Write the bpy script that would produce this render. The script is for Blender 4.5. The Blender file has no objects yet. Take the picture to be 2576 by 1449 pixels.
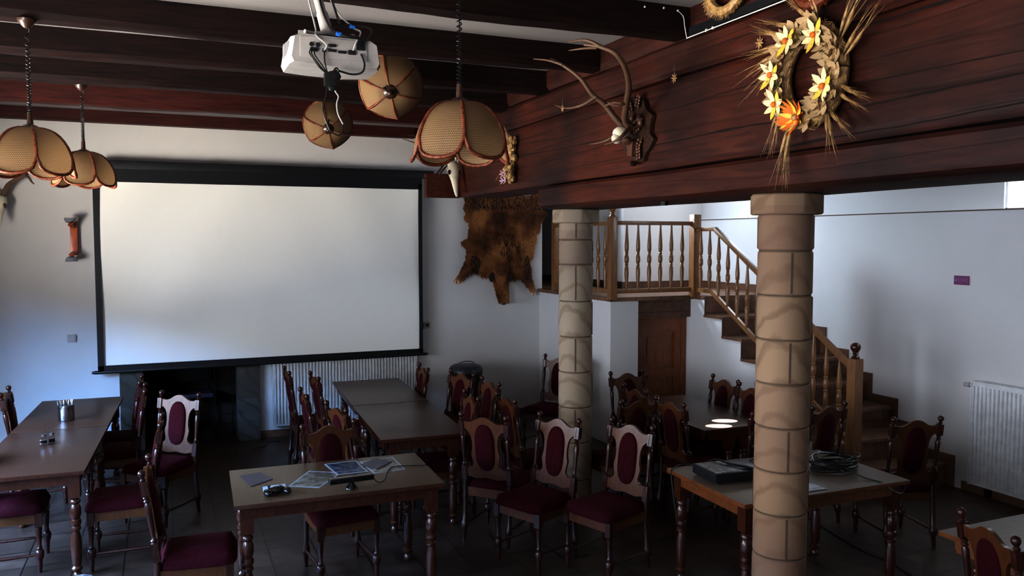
import bpy, bmesh, math, random
from mathutils import Vector, Matrix, noise
R = math.radians
PI = math.pi
random.seed(11)
C = bpy.context.scene.collection
sc = bpy.context.scene

# ------------------------------------------------------------------ materials
def nt(name):
    m = bpy.data.materials.new(name); m.use_nodes = True
    t = m.node_tree; b = t.nodes['Principled BSDF']
    return m, t, b
def N(t, kind, **kw):
    n = t.nodes.new(kind)
    for k, v in kw.items():
        if k in n.inputs.keys(): n.inputs[k].default_value = v
        else: setattr(n, k, v)
    return n
def ramp(t, src, stops):
    r = t.nodes.new('ShaderNodeValToRGB')
    els = r.color_ramp.elements
    while len(els) < len(stops): els.new(0.5)
    for e, (p, c) in zip(els, stops):
        e.position = p; e.color = (c[0], c[1], c[2], 1)
    t.links.new(src, r.inputs[0]); return r.outputs[0]
def coords(t, scale=(1, 1, 1), kind='Object'):
    tc = t.nodes.new('ShaderNodeTexCoord'); mp = t.nodes.new('ShaderNodeMapping')
    mp.inputs['Scale'].default_value = scale
    t.links.new(tc.outputs[kind], mp.inputs['Vector']); return mp.outputs[0]
def bump(t, b, h, s=0.3, d=0.01):
    n = t.nodes.new('ShaderNodeBump'); n.inputs['Strength'].default_value = s
    n.inputs['Distance'].default_value = d
    t.links.new(h, n.inputs['Height']); t.links.new(n.outputs[0], b.inputs['Normal'])
def plain(name, col, rough=0.6, metal=0.0, coat=0.0, spec=0.5, **kw):
    m, t, b = nt(name)
    nz = N(t, 'ShaderNodeTexNoise', Scale=14.0, Detail=4.0)
    t.links.new(coords(t), nz.inputs['Vector'])
    c = ramp(t, nz.outputs[0], [(0.3, [x * 0.88 for x in col]), (0.7, [min(1, x * 1.1) for x in col])])
    t.links.new(c, b.inputs['Base Color'])
    b.inputs['Roughness'].default_value = rough; b.inputs['Metallic'].default_value = metal
    b.inputs['Coat Weight'].default_value = coat; b.inputs['Coat Roughness'].default_value = 0.12
    b.inputs['Specular IOR Level'].default_value = spec
    for k, v in kw.items(): b.inputs[k].default_value = v
    return m
def wood(name, c1, c2, scale=(6, 6, 1.2), rough=0.35, coat=0.5, bumps=0.15, detail=6, spec=0.5, nscale=6.0):
    m, t, b = nt(name)
    v = coords(t, scale)
    nz = N(t, 'ShaderNodeTexNoise', Scale=nscale, Detail=float(detail), Distortion=0.6)
    t.links.new(v, nz.inputs['Vector'])
    c = ramp(t, nz.outputs[0], [(0.3, c1), (0.7, c2)])
    t.links.new(c, b.inputs['Base Color'])
    b.inputs['Roughness'].default_value = rough; b.inputs['Coat Weight'].default_value = coat
    b.inputs['Coat Roughness'].default_value = 0.15; b.inputs['Specular IOR Level'].default_value = spec
    if bumps: bump(t, b, nz.outputs[0], bumps, 0.004)
    return m
def velvet(name, c1, c2):
    m, t, b = nt(name)
    nz = N(t, 'ShaderNodeTexNoise', Scale=60.0, Detail=3.0)
    t.links.new(coords(t), nz.inputs['Vector'])
    t.links.new(ramp(t, nz.outputs[0], [(0.3, c1), (0.7, c2)]), b.inputs['Base Color'])
    b.inputs['Roughness'].default_value = 0.85; b.inputs['Sheen Weight'].default_value = 0.05
    b.inputs['Sheen Tint'].default_value = (0.6, 0.05, 0.12, 1); b.inputs['Specular IOR Level'].default_value = 0.15
    bump(t, b, nz.outputs[0], 0.3, 0.002)
    return m
def plaster(name, col, sc_=3.0):
    m, t, b = nt(name)
    v = coords(t)
    a = N(t, 'ShaderNodeTexNoise', Scale=sc_ * 0.35, Detail=5.0); t.links.new(v, a.inputs['Vector'])
    f = N(t, 'ShaderNodeTexNoise', Scale=26.0, Detail=5.0); t.links.new(v, f.inputs['Vector'])
    t.links.new(ramp(t, a.outputs[0], [(0.3, [x * 0.93 for x in col]), (0.7, col)]), b.inputs['Base Color'])
    b.inputs['Roughness'].default_value = 0.92; b.inputs['Specular IOR Level'].default_value = 0.15
    bump(t, b, f.outputs[0], 0.15, 0.006)
    return m
def tiles(name, c1, c2, grout, w, h, axis='xy', rough=0.3, off=0.5, spec=0.5):
    m, t, b = nt(name)
    v = coords(t)
    if axis != 'xy':
        se = t.nodes.new('ShaderNodeSeparateXYZ'); co = t.nodes.new('ShaderNodeCombineXYZ')
        t.links.new(v, se.inputs[0])
        t.links.new(se.outputs['XYZ'.index(axis[0].upper())], co.inputs[0])
        t.links.new(se.outputs['XYZ'.index(axis[1].upper())], co.inputs[1]); v = co.outputs[0]
    br = N(t, 'ShaderNodeTexBrick', Scale=1.0); br.offset = off
    br.inputs['Brick Width'].default_value = w; br.inputs['Row Height'].default_value = h
    br.inputs['Mortar Size'].default_value = 0.006; br.inputs['Mortar Smooth'].default_value = 0.2
    br.inputs['Color1'].default_value = (*c1, 1); br.inputs['Color2'].default_value = (*c2, 1)
    br.inputs['Mortar'].default_value = (*grout, 1)
    t.links.new(v, br.inputs['Vector'])
    nz = N(t, 'ShaderNodeTexNoise', Scale=5.0, Detail=8.0, Roughness=0.7); t.links.new(v, nz.inputs['Vector'])
    mx = t.nodes.new('ShaderNodeMix'); mx.data_type = 'RGBA'; mx.blend_type = 'MULTIPLY'
    mx.inputs[0].default_value = 0.8
    t.links.new(br.outputs['Color'], mx.inputs[6])
    t.links.new(ramp(t, nz.outputs[0], [(0.35, (0.35, 0.32, 0.30)), (0.65, (1, 1, 1))]), mx.inputs[7])
    t.links.new(mx.outputs[2], b.inputs['Base Color'])
    b.inputs['Roughness'].default_value = rough; b.inputs['Specular IOR Level'].default_value = spec
    bump(t, b, br.outputs['Fac'], -0.4, 0.003)
    return m
def sandstone(name, c1, c2, c3, drum=.25, z0=0.0):
    m, t, b = nt(name)
    v = coords(t)
    w = N(t, 'ShaderNodeTexWave', Scale=3.2, Distortion=5.0, Detail=4.0); w.inputs['Detail Scale'].default_value = 1.2
    w.bands_direction = 'DIAGONAL'; t.links.new(v, w.inputs['Vector'])
    nz = N(t, 'ShaderNodeTexNoise', Scale=60.0, Detail=4.0); t.links.new(v, nz.inputs['Vector'])
    big = N(t, 'ShaderNodeTexNoise', Scale=1.6, Detail=2.0); t.links.new(coords(t, (0.3, 0.3, 1)), big.inputs['Vector'])
    a = ramp(t, w.outputs[0], [(0.0, c1), (0.28, c2), (1.0, c2)])
    se = t.nodes.new('ShaderNodeSeparateXYZ'); t.links.new(v, se.inputs[0])
    m1 = t.nodes.new('ShaderNodeMath'); m1.operation = 'SUBTRACT'; t.links.new(se.outputs[2], m1.inputs[0]); m1.inputs[1].default_value = z0
    m2 = t.nodes.new('ShaderNodeMath'); m2.operation = 'DIVIDE'; t.links.new(m1.outputs[0], m2.inputs[0]); m2.inputs[1].default_value = drum
    m3 = t.nodes.new('ShaderNodeMath'); m3.operation = 'FLOOR'; t.links.new(m2.outputs[0], m3.inputs[0])
    wn = t.nodes.new('ShaderNodeTexWhiteNoise'); wn.noise_dimensions = '1D'; t.links.new(m3.outputs[0], wn.inputs['W'])
    sm = t.nodes.new('ShaderNodeMath'); sm.operation = 'MULTIPLY_ADD'; t.links.new(wn.outputs[0], sm.inputs[0]); sm.inputs[1].default_value = .45; t.links.new(big.outputs[0], sm.inputs[2])
    mx = t.nodes.new('ShaderNodeMix'); mx.data_type = 'RGBA'; mx.blend_type = 'MIX'
    t.links.new(ramp(t, sm.outputs[0], [(0.5, (0, 0, 0)), (0.95, (0.85,) * 3)]), mx.inputs[0])
    t.links.new(a, mx.inputs[6]); mx.inputs[7].default_value = (*c3, 1)
    t.links.new(mx.outputs[2], b.inputs['Base Color'])
    b.inputs['Roughness'].default_value = 0.85; b.inputs['Specular IOR Level'].default_value = 0.2
    bump(t, b, nz.outputs[0], 0.35, 0.003)
    return m
def rattan(name, c1, c2, alpha=True):
    m, t, b = nt(name)
    v = coords(t, (1, 1, 1), 'UV')
    ch = N(t, 'ShaderNodeTexChecker', Scale=44.0)
    ch.inputs['Color1'].default_value = (*c1, 1); ch.inputs['Color2'].default_value = (*c2, 1)
    t.links.new(v, ch.inputs['Vector'])
    w1 = N(t, 'ShaderNodeTexWave', Scale=11.0); w1.bands_direction = 'X'; t.links.new(v, w1.inputs['Vector'])
    w2 = N(t, 'ShaderNodeTexWave', Scale=11.0); w2.bands_direction = 'Y'; t.links.new(v, w2.inputs['Vector'])
    mu = t.nodes.new('ShaderNodeMath'); mu.operation = 'MULTIPLY'
    t.links.new(w1.outputs[1], mu.inputs[0]); t.links.new(w2.outputs[1], mu.inputs[1])
    mx = t.nodes.new('ShaderNodeMix'); mx.data_type = 'RGBA'; mx.blend_type = 'MIX'
    t.links.new(ramp(t, mu.outputs[0], [(0.25, (0, 0, 0)), (0.8, (0.85,) * 3)]), mx.inputs[0])
    t.links.new(ch.outputs[0], mx.inputs[6]); mx.inputs[7].default_value = (*[x * 0.25 for x in c1], 1)
    t.links.new(mx.outputs[2], b.inputs['Base Color'])
    b.inputs['Roughness'].default_value = 0.7
    bump(t, b, mu.outputs[0], 0.5, 0.003)
    out = t.nodes['Material Output']
    tr = t.nodes.new('ShaderNodeBsdfTranslucent'); ms = t.nodes.new('ShaderNodeMixShader'); ms.inputs[0].default_value = 0.3
    t.links.new(mx.outputs[2], tr.inputs[0]); t.links.new(b.outputs[0], ms.inputs[1]); t.links.new(tr.outputs[0], ms.inputs[2])
    t.links.new(ms.outputs[0], out.inputs[0])
    return m
def wrapped(name, c1, c2, sc_=60.0):
    m, t, b = nt(name)
    w = N(t, 'ShaderNodeTexNoise', Scale=sc_, Detail=2.0); t.links.new(coords(t), w.inputs['Vector'])
    t.links.new(ramp(t, w.outputs[0], [(0.35, c1), (0.6, c2)]), b.inputs['Base Color'])
    b.inputs['Roughness'].default_value = 0.5; bump(t, b, w.outputs[0], 0.6, 0.003)
    return m
def glass(name, col=(0.9, 0.95, 1), rough=0.03):
    m, t, b = nt(name)
    nz = N(t, 'ShaderNodeTexNoise', Scale=3.0); t.links.new(coords(t), nz.inputs['Vector'])
    t.links.new(ramp(t, nz.outputs[0], [(0.3, [c * 0.97 for c in col]), (0.7, col)]), b.inputs['Base Color'])
    b.inputs['Transmission Weight'].default_value = 1.0; b.inputs['Roughness'].default_value = rough
    b.inputs['IOR'].default_value = 1.1
    return m
def log_mat():
    m, t, b = nt('red stained logs')
    v = coords(t, (5, 0.55, 5))
    a = N(t, 'ShaderNodeTexNoise', Scale=4.0, Detail=10.0, Roughness=0.65, Distortion=1.2); t.links.new(v, a.inputs['Vector'])
    k = N(t, 'ShaderNodeTexNoise', Scale=1.3, Detail=3.0); t.links.new(coords(t), k.inputs['Vector'])
    cr = N(t, 'ShaderNodeTexWave', Scale=1.1, Distortion=6.0, Detail=3.0); cr.bands_direction = 'Z'
    t.links.new(coords(t, (1, 0.25, 2.2)), cr.inputs['Vector'])
    crack = ramp(t, cr.outputs[1], [(0.0, (0.75,) * 3), (0.05, (1, 1, 1)), (1, (1, 1, 1))])
    base = ramp(t, a.outputs[0], [(0.25, (0.022, 0.008, 0.006)), (0.5, (0.046, 0.0165, 0.0115)), (0.75, (0.070, 0.027, 0.018))])
    patch = ramp(t, k.outputs[0], [(0.35, (0.6, 0.62, 0.75)), (0.68, (1.9, 1.35, 1.0))])
    m1 = t.nodes.new('ShaderNodeMix'); m1.data_type = 'RGBA'; m1.blend_type = 'MULTIPLY'; m1.inputs[0].default_value = 1
    m2 = t.nodes.new('ShaderNodeMix'); m2.data_type = 'RGBA'; m2.blend_type = 'MULTIPLY'; m2.inputs[0].default_value = 1
    t.links.new(base, m1.inputs[6]); t.links.new(patch, m1.inputs[7])
    t.links.new(m1.outputs[2], m2.inputs[6]); t.links.new(crack, m2.inputs[7])
    t.links.new(m2.outputs[2], b.inputs['Base Color'])
    b.inputs['Roughness'].default_value = 0.55; b.inputs['Specular IOR Level'].default_value = 0.3
    ad = t.nodes.new('ShaderNodeMath'); ad.operation = 'MULTIPLY_ADD'; ad.inputs[1].default_value = 0.5
    t.links.new(a.outputs[0], ad.inputs[0]); t.links.new(crack, ad.inputs[2])
    bump(t, b, ad.outputs[0], 0.45, 0.006)
    return m

M = {}
M['crack'] = plain('dark timber crack', (0.010, 0.003, 0.002), 0.9)
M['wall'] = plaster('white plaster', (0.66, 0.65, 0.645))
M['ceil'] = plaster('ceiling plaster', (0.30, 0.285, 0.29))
M['floor'] = tiles('brown floor tiles', (0.090, 0.056, 0.042), (0.058, 0.035, 0.026), (0.010, 0.007, 0.006), 0.33, 0.33, 'xy', 0.38, 0.0, 0.4)
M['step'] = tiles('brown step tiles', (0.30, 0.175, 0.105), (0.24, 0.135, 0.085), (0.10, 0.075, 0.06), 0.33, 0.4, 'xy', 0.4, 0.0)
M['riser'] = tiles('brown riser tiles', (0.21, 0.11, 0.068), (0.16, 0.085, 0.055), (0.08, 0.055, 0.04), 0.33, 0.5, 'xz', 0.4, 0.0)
M['log'] = log_mat()
M['joist'] = wood('blackened joist wood', (0.006, 0.003, 0.003), (0.022, 0.008, 0.007), (0.6, 7, 7), 0.6, 0.0, 0.6, spec=0.25)
M['wallbeam'] = wood('dark red beam wood', (0.028, 0.006, 0.005), (0.075, 0.016, 0.012), (0.6, 6, 6), 0.55, 0.0, 0.5, spec=0.3)
M['chair'] = wood('varnished dark chair wood', (0.022, 0.006, 0.004), (0.060, 0.016, 0.009), (8, 8, 3), 0.34, 0.15, 0.05)
M['splat'] = wood('varnished chestnut chair wood', (0.070, 0.022, 0.006), (0.118, 0.040, 0.011), (7, 7, 2), 0.45, 0.08, 0.05)
M['velvet'] = velvet('wine red velvet', (0.024, 0.001, 0.0035), (0.048, 0.002, 0.007))
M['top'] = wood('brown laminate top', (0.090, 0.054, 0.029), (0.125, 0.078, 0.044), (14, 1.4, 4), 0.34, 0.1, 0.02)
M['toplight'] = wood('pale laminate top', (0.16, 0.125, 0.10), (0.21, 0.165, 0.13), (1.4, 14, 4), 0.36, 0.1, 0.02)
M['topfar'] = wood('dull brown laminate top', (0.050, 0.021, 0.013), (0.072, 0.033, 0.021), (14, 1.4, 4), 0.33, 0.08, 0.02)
M['edge'] = wood('orange brown table edge', (0.14, 0.05, 0.018), (0.22, 0.085, 0.03), (3, 3, 3), 0.3, 0.5, 0.05)
M['shadededge'] = wood('shade darkened table edge', (0.05, 0.017, 0.009), (0.085, 0.030, 0.015), (3, 3, 3), 0.4, 0.2, 0.05)  # edge wood darkened to carry the shade of the camera-facing sides
M['leg'] = wood('turned leg wood', (0.04, 0.011, 0.006), (0.085, 0.026, 0.012), (8, 8, 3), 0.28, 0.3, 0.05)
M['stone'] = sandstone('tan sandstone', (0.26, 0.175, 0.11), (0.36, 0.25, 0.16), (0.25, 0.155, 0.11), .2465, 2.287)
M['stone2'] = sandstone('grey tan sandstone', (0.25, 0.195, 0.14), (0.34, 0.28, 0.21), (0.25, 0.185, 0.145), .30, 2.13)
M['mortar'] = plain('mortar joint', (0.12, 0.085, 0.06), 0.95)
M['jamb'] = sandstone('grey fireplace stone', (0.07, 0.065, 0.06), (0.12, 0.115, 0.105), (0.07, 0.06, 0.05))
M['oak'] = wood('honey stained railing wood', (0.20, 0.098, 0.040), (0.29, 0.152, 0.068), (7, 7, 1.2), 0.36, 0.2, 0.05)
M['door'] = wood('red brown door wood', (0.18, 0.055, 0.018), (0.30, 0.105, 0.035), (8, 8, 1.0), 0.35, 0.4, 0.06)
M['screen'] = plain('matte white screen fabric', (0.80, 0.80, 0.78), 0.95, spec=0.1)
for n_ in M['screen'].node_tree.nodes:
    if n_.type == 'TEX_NOISE': n_.inputs['Scale'].default_value = .4; n_.inputs['Detail'].default_value = 0
    if n_.type == 'VALTORGB': n_.color_ramp.elements[0].color = (.86, .86, .83, 1); n_.color_ramp.elements[1].color = (.88, .88, .85, 1)
M['blk'] = plain('black plastic', (0.008, 0.009, 0.012), 0.45)
M['blkgloss'] = plain('glossy black plastic', (0.006, 0.006, 0.007), 0.15, coat=0.5)
M['cable'] = plain('black cable rubber', (0.010, 0.010, 0.011), 0.4)
M['greycable'] = plain('grey cable', (0.35, 0.35, 0.36), 0.5)
M['white'] = plain('white enamel', (0.72, 0.73, 0.74), 0.35)
M['whiteplastic'] = plain('off white plastic', (0.40, 0.385, 0.38), 0.4)
M['steel'] = plain('brushed steel', (0.55, 0.57, 0.6), 0.22, metal=1.0)
M['iron'] = plain('black wrought iron', (0.012, 0.011, 0.011), 0.5, metal=0.6)
M['rattan'] = rattan('woven cane', (0.40, 0.27, 0.15), (0.27, 0.175, 0.095))
M['cane'] = wrapped('wrapped rattan edge', (0.09, 0.020, 0.008), (0.22, 0.060, 0.022))
M['antler'] = plain('brown antler', (0.13, 0.075, 0.045), 0.5)
M['bone'] = plain('bleached bone', (0.72, 0.66, 0.52), 0.6)
M['carved'] = wood('dark carved wood', (0.02, 0.010, 0.007), (0.075, 0.033, 0.02), (9, 9, 9), 0.4, 0.3, 0.3)
M['leafwood'] = wood('brown carved leaf wood', (0.09, 0.04, 0.025), (0.16, 0.075, 0.045), (9, 9, 9), 0.4, 0.3, 0.3)
M['straw'] = wrapped('dry straw', (0.22, 0.13, 0.055), (0.48, 0.32, 0.15), 30)
M['husk'] = plain('beige dried petals', (0.52, 0.38, 0.22), 0.8)
M['cream'] = plain('cream straw petals', (0.80, 0.70, 0.42), 0.7)
M['yellow'] = plain('yellow straw petals', (0.78, 0.55, 0.10), 0.7)
M['orange'] = plain('orange ribbon petals', (0.72, 0.20, 0.03), 0.7)
M['moss'] = plain('green moss', (0.10, 0.12, 0.03), 0.9)
M['purple'] = plain('pale mauve petals', (0.50, 0.36, 0.44), 0.8)
M['hide'] = plain('brown boar skin', (0.26, 0.11, 0.042), 0.9)
def fur_mat():
    m, t, b = nt('boar bristle')
    v = coords(t)
    a = N(t, 'ShaderNodeTexNoise', Scale=3.2, Detail=4.0); t.links.new(v, a.inputs['Vector'])
    t.links.new(ramp(t, a.outputs[0], [(0.36, (0.08, 0.032, 0.014)), (0.5, (0.28, 0.115, 0.042)), (0.62, (0.52, 0.26, 0.10))]), b.inputs['Base Color'])
    b.inputs['Roughness'].default_value = 0.6; b.inputs['Specular IOR Level'].default_value = 0.3
    return m
M['fur'] = fur_mat()
M['furdark'] = plain('black bristle patch', (0.015, 0.008, 0.006), 0.8)
M['sconce'] = plain('orange lacquered wood', (0.42, 0.10, 0.03), 0.3, coat=0.5)
M['glass'] = glass('clear glass')
M['pane'] = glass('window pane', (1, 1, 1), 0.0)
_t = M['pane'].node_tree; _tr = _t.nodes.new('ShaderNodeBsdfTransparent'); _mx = _t.nodes.new('ShaderNodeMixShader'); _mx.inputs[0].default_value = .94
_t.links.new(_t.nodes['Principled BSDF'].outputs[0], _mx.inputs[1]); _t.links.new(_tr.outputs[0], _mx.inputs[2]); _t.links.new(_mx.outputs[0], _t.nodes['Material Output'].inputs[0])
M['plum'] = plain('plum sign face', (0.20, 0.055, 0.16), 0.4)
M['plumtext'] = plain('pale sign lettering', (0.42, 0.24, 0.36), 0.5)
M['blue'] = plain('blue cable tie', (0.03, 0.20, 0.65), 0.4)
M['paper'] = plain('white paper', (0.38, 0.41, 0.46), 0.6)
M['niche'] = plaster('dark brown plaster', (0.055, 0.045, 0.04))  # very dark brown plaster inside the niche
M['ash'] = plain('dark soot', (0.008, 0.007, 0.007), 0.95)
def print_mat(name, c1, c2, s):
    m, t, b = nt(name)
    a = N(t, 'ShaderNodeTexNoise', Scale=s, Detail=3.0, Distortion=1.5); t.links.new(coords(t), a.inputs['Vector'])
    t.links.new(ramp(t, a.outputs[0], [(0.42, c1), (0.58, c2)]), b.inputs['Base Color'])
    b.inputs['Roughness'].default_value = 0.3
    return m
M['photo1'] = print_mat('olive grey print', (0.09, 0.09, 0.075), (0.26, 0.25, 0.2), 9)
M['photo2'] = print_mat('navy grey print', (0.02, 0.025, 0.045), (0.14, 0.17, 0.22), 11)
M['booklet'] = plain('dark slate booklet cover', (0.045, 0.042, 0.06), 0.35)
M['zebra'] = print_mat('grey print with dark streaks', (0.035, 0.035, 0.035), (0.24, 0.23, 0.21), 10)
M['bag'] = plain('shiny plastic bag', (0.55, 0.62, 0.72), 0.12, coat=1.0)

# ------------------------------------------------------------------ mesh builder
class G:
    def __init__(s): s.b = bmesh.new(); s.uv = None
    def box(s, c, d, rot=None, mi=0, taper=1.0):
        h = [x / 2 for x in d]; vs = []
        for z in (-1, 1):
            k = taper if z < 0 else 1.0
            for x, y in ((-1, -1), (1, -1), (1, 1), (-1, 1)):
                p = Vector((x * h[0] * k, y * h[1] * k, z * h[2]))
                if rot: p.rotate(rot)
                vs.append(s.b.verts.new(p + Vector(c)))
        for q in ((3, 2, 1, 0), (4, 5, 6, 7), (0, 1, 5, 4), (1, 2, 6, 5), (2, 3, 7, 6), (3, 0, 4, 7)):
            s.b.faces.new([vs[i] for i in q]).material_index = mi
        return s
    def tube(s, pts, rad, seg=8, mi=0, cap=True, sq=None):
        pts = [Vector(p) for p in pts]; n = len(pts)
        if not isinstance(rad, (list, tuple)): rad = [rad] * n
        up = None; rings = []
        for i, p in enumerate(pts):
            d = (pts[min(i + 1, n - 1)] - pts[max(i - 1, 0)])
            if d.length < 1e-9: d = Vector((0, 0, 1))
            d.normalize()
            if up is None:
                up = Vector((1, 0, 0)) if abs(d.x) < 0.9 else Vector((0, 1, 0))
            up = (up - d * up.dot(d))
            if up.length < 1e-6: up = d.orthogonal()
            up.normalize(); w = d.cross(up)
            ring = []
            for k in range(seg):
                a = 2 * PI * k / seg
                ring.append(s.b.verts.new(p + (up * math.cos(a) + w * math.sin(a) * (sq or 1.0)) * max(rad[i], 1e-4)))
            rings.append(ring)
        for i in range(n - 1):
            for k in range(seg):
                f = s.b.faces.new((rings[i][k], rings[i][(k + 1) % seg], rings[i + 1][(k + 1) % seg], rings[i + 1][k]))
                f.material_index = mi
        if cap:
            s.b.faces.new(rings[0][::-1]).material_index = mi; s.b.faces.new(rings[-1]).material_index = mi
        return s
    def lathe(s, prof, o=(0, 0, 0), seg=16, mi=0, axis='z'):
        o = Vector(o); pts = []
        for z, r in prof:
            v = {'z': Vector((0, 0, z)), 'y': Vector((0, z, 0)), 'x': Vector((z, 0, 0))}[axis]
            pts.append(o + v)
        # straight axis: keep frames constant
        ax = {'z': (Vector((1, 0, 0)), Vector((0, 1, 0))), 'y': (Vector((0, 0, 1)), Vector((1, 0, 0))), 'x': (Vector((0, 1, 0)), Vector((0, 0, 1)))}[axis]
        rings = []
        for (z, r), p in zip(prof, pts):
            rings.append([s.b.verts.new(p + (ax[0] * math.cos(2 * PI * k / seg) + ax[1] * math.sin(2 * PI * k / seg)) * max(r, 1e-4)) for k in range(seg)])
        for i in range(len(rings) - 1):
            for k in range(seg):
                s.b.faces.new((rings[i][k], rings[i][(k + 1) % seg], rings[i + 1][(k + 1) % seg], rings[i + 1][k])).material_index = mi
        s.b.faces.new(rings[0][::-1]).material_index = mi; s.b.faces.new(rings[-1]).material_index = mi
        return s
    def sphere(s, c, r, seg=10, mi=0, sc_=(1, 1, 1)):
        n = max(4, seg // 2); c = Vector(c); rows = []
        for i in range(n + 1):
            th = PI * i / n
            if i in (0, n): rows.append([s.b.verts.new(c + Vector((0, 0, r * math.cos(th) * sc_[2])))]); continue
            rows.append([s.b.verts.new(c + Vector((r * math.sin(th) * math.cos(2 * PI * k / seg) * sc_[0], r * math.sin(th) * math.sin(2 * PI * k / seg) * sc_[1], r * math.cos(th) * sc_[2]))) for k in range(seg)])
        for i in range(n):
            a, b = rows[i], rows[i + 1]
            for k in range(seg):
                k2 = (k + 1) % seg
                if len(a) == 1: f = s.b.faces.new((a[0], b[k], b[k2]))
                elif len(b) == 1: f = s.b.faces.new((a[k], b[0], a[k2]))
                else: f = s.b.faces.new((a[k], b[k], b[k2], a[k2]))
                f.material_index = mi
        return s
    def prism(s, poly, f0, f1, mi=0, tri=True):
        """poly: 2D points; f0,f1: map 2D->3D of the two faces"""
        a = [s.b.verts.new(Vector(f0(*p))) for p in poly]; b = [s.b.verts.new(Vector(f1(*p))) for p in poly]
        n = len(poly)
        fs = [s.b.faces.new(a[::-1]), s.b.faces.new(b)]
        for i in range(n):
            fs.append(s.b.faces.new((a[i], a[(i + 1) % n], b[(i + 1) % n], b[i])))
        for f in fs: f.material_index = mi
        for f in fs: f.normal_update()
        if tri: bmesh.ops.triangulate(s.b, faces=fs[:2], ngon_method='EAR_CLIP')
        return s
    def petal(s, o, d, nrm, L, W, mi=0, curl=0.25):
        """leaf shaped blade from o along d, bending away along nrm"""
        o = Vector(o); d = Vector(d).normalized(); nrm = Vector(nrm).normalized()
        w = d.cross(nrm); w.normalize(); rows = []
        for t, k in ((0, 0.15), (0.3, 0.8), (0.6, 1.0), (0.85, 0.55), (1, 0.05)):
            p = o + d * L * t + nrm * curl * L * t * t
            rows.append((s.b.verts.new(p - w * W * k / 2), s.b.verts.new(p - nrm * W * 0.12 * k), s.b.verts.new(p + w * W * k / 2)))
        for i in range(4):
            for j in (0, 1):
                s.b.faces.new((rows[i][j], rows[i][j + 1], rows[i + 1][j + 1], rows[i + 1][j])).material_index = mi
        return s
    def bevel(s, w, seg=2):
        bmesh.ops.bevel(s.b, geom=[e for e in s.b.edges], offset=w, segments=seg, affect='EDGES', profile=0.7, clamp_overlap=True)
        return s
    def out(s, name, mats, parent=None, smooth=40, loc=None):
        me = bpy.data.meshes.new(name)
        bmesh.ops.recalc_face_normals(s.b, faces=s.b.faces)
        s.b.to_mesh(me); s.b.free()
        for m in (mats if isinstance(mats, (list, tuple)) else [mats]): me.materials.append(m)
        if smooth:
            me.polygons.foreach_set('use_smooth', [True] * len(me.polygons))
            me.set_sharp_from_angle(angle=R(smooth))
        o = bpy.data.objects.new(name, me); C.objects.link(o)
        if parent: o.parent = parent
        if loc: o.location = loc
        return o

def thing(name, label, cat, loc=(0, 0, 0), rz=0.0, group=None):
    o = bpy.data.objects.new(name, None); C.objects.link(o); o.empty_display_size = 0.1
    o.location = loc; o.rotation_euler = (0, 0, rz)
    o['label'] = label; o['category'] = cat
    if group: o['group'] = group
    return o
def tag(o, label, cat, group=None):
    o['label'] = label; o['category'] = cat
    if group: o['group'] = group
    return o
def struct(o, label=None):
    o['kind'] = 'structure'
    return o
def dup(root, loc, rz, label, group=None):
    r = root.copy(); C.objects.link(r); r.location = loc; r.rotation_euler = (0, 0, rz); r['label'] = label
    if group: r['group'] = group
    for ch in list(root.children):
        c = ch.copy(); C.objects.link(c); c.parent = r
        for g_ in list(ch.children):
            d = g_.copy(); C.objects.link(d); d.parent = c
    return r
def smoothpath(pts, n=6):
    pts = [Vector(p) for p in pts]; out = []
    P = [pts[0]] + pts + [pts[-1]]
    for i in range(1, len(P) - 2):
        p0, p1, p2, p3 = P[i - 1], P[i], P[i + 1], P[i + 2]
        for k in range(n):
            t = k / n
            out.append(0.5 * ((2 * p1) + (p2 - p0) * t + (2 * p0 - 5 * p1 + 4 * p2 - p3) * t * t + (3 * p1 - p0 - 3 * p2 + p3) * t ** 3))
    out.append(pts[-1]); return out
def lerp_r(rs, n):
    out = []
    for i in range(n):
        t = i / (n - 1) * (len(rs) - 1); k = min(int(t), len(rs) - 2); out.append(rs[k] + (rs[k + 1] - rs[k]) * (t - k))
    return out
def boxes(name, mat, lst, smooth=0, parent=None):
    g = G()
    for (x0, y0, z0, x1, y1, z1) in lst:
        g.box(((x0 + x1) / 2, (y0 + y1) / 2, (z0 + z1) / 2), (abs(x1 - x0), abs(y1 - y0), abs(z1 - z0)))
    return g.out(name, mat, parent, smooth)

# ------------------------------------------------------------------ camera
H = 2.35
cam = bpy.data.cameras.new('camera'); co = bpy.data.objects.new('camera', cam); C.objects.link(co)
cam.sensor_width = 36.0; cam.lens = 2040.0 / 2576.0 * 36.0; cam.clip_start = 0.05; cam.clip_end = 200
co.location = (0, 0, H); co.rotation_euler = (R(90 - 3.4364), 0, R(-23.1071))
sc.camera = co

# ------------------------------------------------------------------ room shell
XL, XB, XR, YF, YB = -2.6, 2.90, 6.85, 9.89, -1.6
LZ = 1.69
struct(boxes('floor', M['floor'], [(XL - .3, YB - .3, -0.1, XR + .3, 11.2, 0.0)]))
# far wall with fireplace niche (x -0.50..0.98, z 0..1.12)
struct(boxes('wall_far', M['wall'], [(XL, YF, 0, -0.50, YF + .3, 4.3), (-0.50, YF, 1.20, 0.98, YF + .3, 4.3), (0.98, YF, 0, 4.66, YF + .3, 4.3)]))
struct(boxes('wall_niche', M['niche'], [(-0.62, YF + .3, 0, -0.50, 11.0, 1.24), (0.98, YF + .3, 0, 1.10, 11.0, 1.24), (-0.62, 10.9, 0, 1.10, 11.0, 1.24), (-0.62, YF + .3, 1.20, 1.10, 11.0, 1.32)]))
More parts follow.
